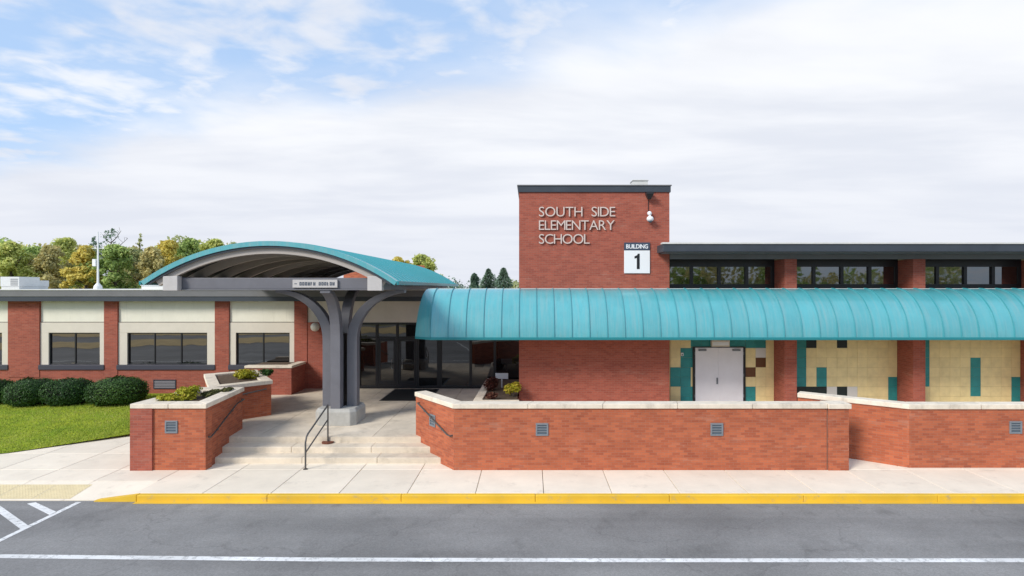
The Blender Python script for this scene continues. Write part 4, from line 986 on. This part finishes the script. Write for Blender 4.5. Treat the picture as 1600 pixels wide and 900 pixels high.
# centre handrail on the steps
hr = thing('handrail', 'grey pipe handrail with two posts in the middle of the steps', 'handrail', (-6.1,15.5,0))
f0, f1 = (-6.10,15.22), (-6.00,16.62)
q = MB(); q.tube([(f0[0],f0[1],0.0),(f0[0],f0[1],0.72),(f0[0]+0.005,f0[1]+0.05,0.86),(f0[0]+0.02,f0[1]+0.12,0.93),(f1[0],f1[1]-0.08,1.42),(f1[0],f1[1]-0.02,1.45),(f1[0],f1[1],1.42),(f1[0],f1[1],1.36)], 0.024, 10); q.build('top_rail', M['rail'], hr, smooth=True)
q = MB(); q.tube([(f0[0],f0[1],0.42),(f0[0],f0[1]+0.04,0.46),(f1[0],f1[1],1.02)], 0.020, 10); q.build('mid_rail', M['rail'], hr, smooth=True)
q = MB(); q.tube([(f1[0],f1[1],0.33),(f1[0],f1[1],1.38)], 0.024, 10); q.build('post', M['rail'], hr, smooth=True)
q = MB(); q.tube([(f1[0],f1[1],0.331),(f1[0],f1[1],0.375)], 0.17, 18); q.build('base_plate', M['rust'], hr)
q = MB(); q.tube([(f0[0],f0[1],0.001),(f0[0],f0[1],0.016)], 0.06, 14); q.build('base_plate', M['rail'], hr)
# wall handrails
wr = thing('wall_handrail', 'dark handrail along the front planter side of the steps', 'handrail', (-8.8,16.4,0.8), 'wall handrails beside the steps')
q = MB(); o_ = 0.085
q.tube([(PL1_R(15.28)+0.01,15.28,0.86),(PL1_R(15.28)+o_,15.28,0.86),(PL1_R(15.45)+o_,15.45,0.90),(PL1_R(17.0)+o_,17.0,1.40),(PL1_R(17.55)+o_,17.55,1.43),(PL1_R(17.55)+0.01,17.55,1.43)], 0.022, 8); q.build('rail', M['rail'], wr, smooth=True)
for y, z in ((15.75,0.98),(16.75,1.29)):
    q = MB(); q.tube([(PL1_R(y)-0.01,y,z-0.06),(PL1_R(y)+o_,y,z-0.05),(PL1_R(y)+o_,y,z+0.0)], 0.011, 6); q.build('bracket', M['rail'], wr)
wr2 = thing('wall_handrail', 'dark handrail on the angled wall right of the steps', 'handrail', (-2.8,16,0.8), 'wall handrails beside the steps')
def dgp(t, off, z): return (P0[0]+ddx*t - (-dirv[1])*(-1)*0 + (dirv[1])*off, P0[1]+ddy*t - dirv[0]*off, z)
q = MB(); q.tube([dgp(0.12,-0.01,1.50),dgp(0.12,0.08,1.50),dgp(0.90,0.08,0.92),dgp(0.97,0.08,0.92),dgp(0.97,-0.01,0.92)], 0.022, 8); q.build('rail', M['rail'], wr2, smooth=True)
for t_, z in ((0.3,1.366),(0.75,1.03)):
    q = MB(); q.tube([dgp(t_,-0.01,z-0.06),dgp(t_,0.08,z-0.05),dgp(t_,0.08,z)], 0.011, 6); q.build('bracket', M['rail'], wr2)
wr3 = thing('wall_handrail', 'short dark handrail on the middle planter', 'handrail', (-9.5,19,1.3), 'wall handrails beside the steps')
qd = Vector((QB[0]-QA[0],QB[1]-QA[1])).normalized(); qn = Vector((qd.y,-qd.x))
def qp(t, off, z): v_ = Vector(QA)+qd*t+qn*off; return (v_.x,v_.y,z)
q = MB(); q.tube([qp(0.62,-0.01,1.32),qp(0.62,0.08,1.32),qp(1.72,0.08,1.44),qp(1.72,-0.01,1.44)], 0.022, 8); q.build('rail', M['rail'], wr3, smooth=True)
q = MB(); q.tube([qp(1.1,-0.01,1.31),qp(1.1,0.08,1.32),qp(1.1,0.08,1.37)], 0.011, 6); q.build('bracket', M['rail'], wr3)
# white label in the entrance bed
ps = thing('plant_sign', 'small white sign standing in the bed beside the tower', 'sign', (X(784,22.5),22.5,0.92))
q = MB(); q.box(X(774,22.5),X(794,22.5),22.48,22.51,Z(592,22.5),Z(583,22.5)); q.build('board', M['sign_white'], ps, bevel=0.004)
q = MB(); q.box(X(783,22.5),X(785,22.5),22.485,22.505,0.86,Z(592,22.5)); q.build('stake', M['sign_white'], ps)

# rooftop things
def unit(label, px0, px1, pyt, d, dep=1.2):
    u = thing('rooftop_unit', label, 'roof unit', (X((px0+px1)/2,d),d,4.835), 'rooftop units on the low wing')
    x0, x1, zt_ = X(px0,d), X(px1,d), Z(pyt,d)
    q = MB(); q.box(x0,x1,d,d+dep,4.83,4.98); q.build('curb', M['unit'], u)
    q = MB(); q.box(x0-0.03,x1+0.03,d-0.03,d+dep+0.03,4.98,zt_); q.build('cabinet', M['unit'], u, bevel=0.015)
    for k in range(4):
        q = MB(); z = 5.04+k*(zt_-5.1)/4; q.box(x0+(x1-x0)*0.55,x1-0.06,d-0.045,d-0.031,z,z+(zt_-5.1)/7); q.build('louvre', M['unit_dark'], u)
unit('larger white rooftop unit at the left edge of the photo', 2, 30, 432.5, 30)
unit('smaller white rooftop unit beside the larger one', 30.5, 46, 438, 31)
rc = thing('roof_curb', 'low white roof curb under the left tip of the vaulted canopy', 'roof curb', (X(237,27),27,4.835))
q = MB(); q.box(X(221,27),X(256,27),27,28,4.83,Z(446,27)); q.build('curb', M['roof_white'], rc)
q = MB(); q.box(X(220,27),X(257,27),26.95,28.05,Z(446,27),Z(444.5,27)); q.build('lid', M['sign_white'], rc)
mp_ = thing('antenna_mast', 'thin white mast standing on the low flat roof in front of the trees', 'mast', (X(153,32),32,4.83))
mx_ = X(153,32)
q = MB(); q.tube([(mx_,32,4.83),(mx_,32,Z(420,32)),(mx_,32,Z(362,32))], 0.05, 10, radii=[0.06,0.05,0.03]); q.build('mast', M['pole'], mp_, smooth=True)
q = MB(); q.tube([(mx_,32,4.832),(mx_,32,5.0),(mx_,32,5.18)], 0.2, 12, radii=[0.22,0.2,0.07]); q.build('base_cone', M['pole'], mp_)
q = MB(); q.box(mx_-0.26,mx_-0.06,31.9,32.1,Z(416,32),Z(405,32)); q.build('radio_box', M['pole'], mp_, bevel=0.02)
q = MB(); q.tube([(mx_-0.35,32,Z(388,32)),(mx_+0.35,32,Z(388,32))], 0.015, 6); q.build('crossbar', M['pole'], mp_)

# ================================================================== PLANTS
def leaf_cards(rng, centres, n, size, mb, squash=1.0, up=0.0, shell=0.5):
    """small folded leaf faces scattered through overlapping clumps"""
    vs = []; fs = []; wsum = [c[3]**2 for c in centres]
    for _ in range(n):
        cx, cy, cz, r = rng.choices(centres, wsum)[0]
        while True:
            v = Vector((rng.uniform(-1,1),rng.uniform(-1,1),rng.uniform(-1,1)))
            if 0.05 < v.length < 1: break
        v = v.normalized()*(shell+(1-shell)*rng.random()**0.5)*r*rng.uniform(0.86,1.06)
        p = Vector((cx+v.x,cy+v.y,cz+v.z*squash))
        nrm = (v.normalized()*0.8+Vector((rng.uniform(-1,1),rng.uniform(-1,1),rng.uniform(-1,1)+up))).normalized()
        u = nrm.cross(Vector((rng.uniform(-1,1),rng.uniform(-1,1),rng.uniform(-1,1)))).normalized(); w = nrm.cross(u)
        s_ = size*rng.uniform(0.6,1.3); k = len(vs)
        vs += [p-u*s_, p-w*s_*0.55, p+u*s_, p+w*s_*0.55]; fs.append((k,k+1,k+2,k+3))
    mb.add(vs, fs)
def boxwood(px0, px1, pyt, d, label, seed, grp='clipped boxwood bushes along the low wing'):
    d0 = d+0.55; xc = X((px0+px1)/2,d0); w = (px1-px0)*d0/FPX/2*0.87; zb = lawn_z(min(xc,-12),d); h = Z(pyt,d0)-zb
    t = thing('boxwood_bush', label, 'bush', (xc,d+0.9,zb), grp); rng = random.Random(seed)
    dep = min(w,0.95); cy = d+dep
    ph = [rng.uniform(0,6.28) for _ in range(6)]
    def rad(th, fi): return 1+0.045*math.sin(3*th+ph[0])+0.04*math.sin(2*fi+ph[1])*math.cos(2*th+ph[2])+0.03*math.sin(5*th+ph[3])*math.sin(3*fi+ph[4])
    def pt(th, fi, k):       # rounded-box profile, flat at the ground
        r_ = rad(th,fi)*k; cz = math.sin(fi); cr = math.cos(fi)
        e = 0.80
        f = lambda v: math.copysign(abs(v)**e, v)
        return Vector((xc+w*r_*f(math.cos(th))*abs(cr)**e, cy+dep*r_*f(math.sin(th))*abs(cr)**e, zb+h*0.50+h*0.50*r_*f(cz)))
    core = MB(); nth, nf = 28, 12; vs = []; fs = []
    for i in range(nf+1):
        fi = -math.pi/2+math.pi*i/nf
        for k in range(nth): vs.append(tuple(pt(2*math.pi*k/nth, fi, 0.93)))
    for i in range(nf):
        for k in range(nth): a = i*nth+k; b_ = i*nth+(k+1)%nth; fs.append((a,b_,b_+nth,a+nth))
    core.add(vs, fs); core.build('dark_hull', M['bush_core'], t, smooth=True)  # near-black inner hull, colour stands in for shade behind the leaves
    mb = MB(); vs = []; fs = []
    for _ in range(9500):
        th = rng.uniform(0,2*math.pi); fi = math.asin(rng.uniform(-0.95,1)); p = pt(th,fi,rng.uniform(0.92,1.0)+0.13*rng.random()**6); 
        if p.z < zb+0.01: continue
        c = Vector((xc,cy,zb+h*0.45)); nr = (p-c).normalized()
        nr = (nr+Vector((rng.uniform(-1,1),rng.uniform(-1,1),rng.uniform(-1,1)))*0.75).normalized()
        u = nr.cross(Vector((rng.uniform(-1,1),rng.uniform(-1,1),rng.uniform(-1,1)))).normalized(); v = nr.cross(u); s2 = rng.uniform(0.018,0.042); k = len(vs)
        vs += [p-u*s2,p-v*s2*0.6,p+u*s2,p+v*s2*0.6]; fs.append((k,k+1,k+2,k+3))
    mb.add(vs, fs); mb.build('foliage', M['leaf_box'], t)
boxwood(-62,9,596,21.8,'dark clipped boxwood cut off by the left edge of the photo',1)
boxwood(2,78,594.5,21.6,'dark rounded boxwood second from the left edge',2)
boxwood(63,135,594,21.7,'dark rounded boxwood between two others, third from the left edge',3)
boxwood(128,217,593,21.6,'broadest dark boxwood, nearest to the brick planter',4)

def shrub(name, label, x, y, z, r, h, m, seed, n=900, leaf=0.045, grp=None, cat='shrub'):
    t = thing(name, label, cat, (x,y,z), grp); rng = random.Random(seed); mb = MB()
    cen = [(x+rng.uniform(-.5,.5)*r, y+rng.uniform(-.5,.5)*r, z+h*rng.uniform(0.35,0.75), r*rng.uniform(0.35,0.6)) for _ in range(7)]
    leaf_cards(rng, cen, n, leaf, mb, squash=min(1.0,h/r*0.7), up=0.8, shell=0.2); mb.build('foliage', M[m], t)
    st = MB()
    for k in range(6):
        c = rng.choice(cen); st.tube([(x+rng.uniform(-.05,.05),y+rng.uniform(-.05,.05),z-0.04),((x+c[0])/2,(y+c[1])/2,z+h*0.3),(c[0],c[1],c[2])], 0.008, 5)
    st.build('stems', M['bark'], t)
ZS = ZC0+0.03
shrub('golden_shrub','low yellow green shrub at the left in the front planter',X(272,15.9),15.85,ZS,0.42,0.22,'leaf_gold',21,1100)
shrub('golden_shrub','taller golden shrub in the middle of the front planter',X(293,16.3),16.3,ZS,0.36,0.36,'leaf_gold',22,1100)
shrub('olive_shrub','dull olive plant at the back of the front planter',X(350,17.1),17.0,ZS,0.32,0.20,'leaf_olive',23,700)
shrub('olive_shrub','sparse greyish plant in the middle of the front planter',X(325,16.5),16.55,ZS,0.30,0.18,'leaf_olive',24,500)
shrub('golden_shrub','yellow green shrub in the middle pointed planter',X(381,20),20.1,ZC0+0.0,0.50,0.34,'leaf_gold',25,1300)
shrub('olive_shrub','dark plant at the back of the middle planter',X(418,20.7),20.6,ZC0,0.28,0.28,'leaf_box',26,600)
shrub('golden_shrub','yellow green shrub in the bed beside the tower',X(800,20.6),20.55,0.92,0.36,0.55,'leaf_gold',27,1300,0.05)
shrub('red_shrub','dull reddish shrub in the bed beside the tower',X(772,21.9),21.9,0.92,0.42,0.60,'leaf_red',28,1300,0.05)
shrub('red_shrub','dark red plant at the near end of the tower bed',X(768,20.2),20.15,0.92,0.26,0.28,'leaf_red',29,700,0.045)

# ================================================================== TREES
def tree(label, px, pyt, d, wpx, kind, seed, base=0.0, bare=False, name='autumn_tree'):
    rng = random.Random(seed); x = X(px,d); top = Z(pyt,d); w = wpx*d/FPX/2
    w *= 1.0 if bare or wpx > 60 else 1.3
    t = thing(name, label, 'tree', (x,d,-0.3), 'trees behind the school')
    tr = MB(); zb = 2.0
    tr.tube([(x,d,-0.35),(x+0.1,d,top*0.35),(x-0.1,d,top*0.7),(x,d,top*(0.97 if bare else 0.88))], 0.2, 7, radii=[0.30,0.22,0.13,0.04])
    for k in range(14 if bare else 7):
        z0 = top*rng.uniform(0.35,0.85); a = rng.uniform(0,6.28); L = w*rng.uniform(0.5,1.0)
        e = Vector((x+math.cos(a)*L,d+math.sin(a)*L,min(top,z0+L*rng.uniform(0.5,1.0))))
        mpt = Vector((x+math.cos(a)*L*0.45,d+math.sin(a)*L*0.45,z0+L*0.3)); tr.tube([(x,d,z0),tuple(mpt),tuple(e)], 0.06, 5, radii=[0.09,0.06,0.02])
        if bare:
            for q_ in range(4):
                f = mpt.lerp(e, rng.random()); tr.tube([tuple(f),tuple(f+Vector((rng.uniform(-1,1),rng.uniform(-1,1),rng.uniform(0.2,1)))*L*0.4)], 0.02, 4)
    tr.build('trunk', M['bark'], t)
    cen = []
    for k in range(95):
        f = rng.random()**0.85; zc_ = base+1.5+(top-base-1.5)*f; prof_ = (math.sin(math.pi*min(1,0.22+0.78*f))**0.6)
        rr = w*rng.uniform(0.12,0.30); a = rng.uniform(0,6.28); q_ = w*prof_*rng.uniform(0.1,1.08)
        cen.append((x+math.cos(a)*q_, d+math.sin(a)*q_, min(zc_, top-rr*0.85), rr))
    mb = MB(); leaf_cards(rng, cen, 700 if bare else 9500, 0.21, mb, up=0.5, shell=0.2); mb.build('crown', M['tree_'+kind], t)
TR = [
 ('yellow green tree at the left edge above the rooftop units',18,378,74,70,'yellowgreen'),
 ('dull green tree right of the larger rooftop unit',52,386,80,52,'green'),
 ('rusty olive tree halfway between rooftop units and mast',80,384,76,48,'rust'),
 ('yellow green tree with ragged top left of the mast',106,372,82,58,'yellowgreen'),
 ('gold brown tree just left of the mast',134,384,72,44,'gold'),
 ('bright green tree just right of the mast',180,382,73,52,'green'),
 ('olive tree between the mast and the canopy tip',206,388,79,40,'olive'),
 ('rusty tree directly above the left canopy tip',236,386,74,44,'rust'),
 ('golden tree with bright orange top beside the vault',262,376,78,50,'gold'),
 ('green tree peeking over the left slope of the vault',300,373,84,44,'green'),
 ('yellow green tree behind the left shoulder of the vault',335,374,80,44,'yellowgreen'),
 ('olive tree mostly hidden behind the top of the vault',368,380,82,44,'olive'),
]
for i, (lb, px, pyt, d, wpx, kd) in enumerate(TR): tree(lb, px, pyt, d, wpx, kd, 100+i)
tree('tall dark nearly bare tree above the others right of the mast',174,357,92,44,'pine',131,bare=True,name='bare_tree')
tree('slender grey bare tree between mast and golden tree',219,364,95,14,'olive',132,bare=True,name='bare_tree')
tree('small bare tree touching the left side of the mast',146,370,95,26,'pine',133,bare=True,name='bare_tree')
tree('gold and green tree standing behind the right end of the vault',660,398,66,66,'yellowgreen',134)
tree('golden green tree half hidden by the right slope of the vault',625,402,70,50,'gold',135)
def conifer(label, px, pyt, d, wpx, seed):
    rng = random.Random(seed); x = X(px,d); top = Z(pyt,d); w = wpx*d/FPX/2
    t = thing('conifer', label, 'tree', (x,d,-0.3), 'conifers left of the tower')
    q = MB(); q.tube([(x,d,-0.35),(x,d,top*0.97)], 0.15, 6, radii=[0.28,0.03]); q.build('trunk', M['bark'], t)
    vs = []; fs = []
    for k in range(4200):
        f = rng.random()**0.75; z = 1.0+(top-1.0)*f; a0 = rng.uniform(0,6.28); lay = 0.78+0.22*math.sin(z*3.1+seed)+0.18*math.sin(a0*2+z*1.7+seed*3); r_ = w*(1-f)**0.7*2.2*lay*rng.random()**0.4+0.06; a = a0
        r_ *= 1+0.25*math.sin(a*3+seed+z)
        p = Vector((x+math.cos(a)*r_,d+math.sin(a)*r_,z-0.25*r_)); u = Vector((math.cos(a),math.sin(a),-0.4+rng.uniform(-.3,.5))).normalized(); v_ = u.cross(Vector((rng.uniform(-1,1),rng.uniform(-1,1),1))).normalized(); s2 = rng.uniform(0.10,0.24); n = len(vs)
        vs += [p-u*s2,p-v_*s2*0.35,p+u*s2,p+v_*s2*0.35]; fs.append((n,n+1,n+2,n+3))
    q = MB(); q.add(vs, fs); q.build('crown', M['tree_pine'], t)
conifer('smallest dark conifer, farthest left of the three beside the tower',741,427,62,26,7)
conifer('middle dark conifer of the three beside the tower',763,419.5,64,32,8)
conifer('dark conifer nearest to the tower wall',787,418.5,63,32,9)
# wood masses: understorey behind the trees, and the far side of the lot that the windows mirror
def wood(name, label, x0, x1, y, h0, h1, n, kinds, seed, size=0.3):
    rng = random.Random(seed); objs = {k: ([],[]) for k in kinds}; 
    cl_ = []
    x = x0
    while x < x1:
        cl_.append((x, y+rng.uniform(-4,4), rng.uniform(h0,h1), rng.uniform(1.6,3.0), rng.choice(kinds))); x += rng.uniform(0.9,1.9)
    root = link(name, None); struct(root, 'stuff', label)
    for k in kinds:
        cs_ = [c for c in cl_ if c[4] == k]
        if not cs_: continue
        cen = []
        for c in cs_:
            for j in range(5): cen.append((c[0]+rng.uniform(-1.2,1.2), c[1]+rng.uniform(-1,1), c[2]*(j+0.6)/5, c[3]*rng.uniform(0.6,1)))
        mb = MB(); leaf_cards(rng, cen, n//len(kinds), size, mb, shell=0.3); o = mb.build('foliage_mass', M['tree_'+k], root)
wood('far_wood', 'mixed autumn undergrowth and wood behind the low school roof', X(-620,100), X(410,100), 92, 9.5, 12.2, 100000, ['green','olive','rust','yellowgreen'], 61, 0.36)
wood('far_hedge', 'dark hedge line far behind the awning', X(690,90), X(815,90), 80, 4.3, 5.0, 14000, ['pine','olive'], 62, 0.22)
wood('far_wood', 'autumn trees beyond the parking lot', -70, 70, -48, 6, 11, 16000, ['olive','rust','green'], 63, 0.5)
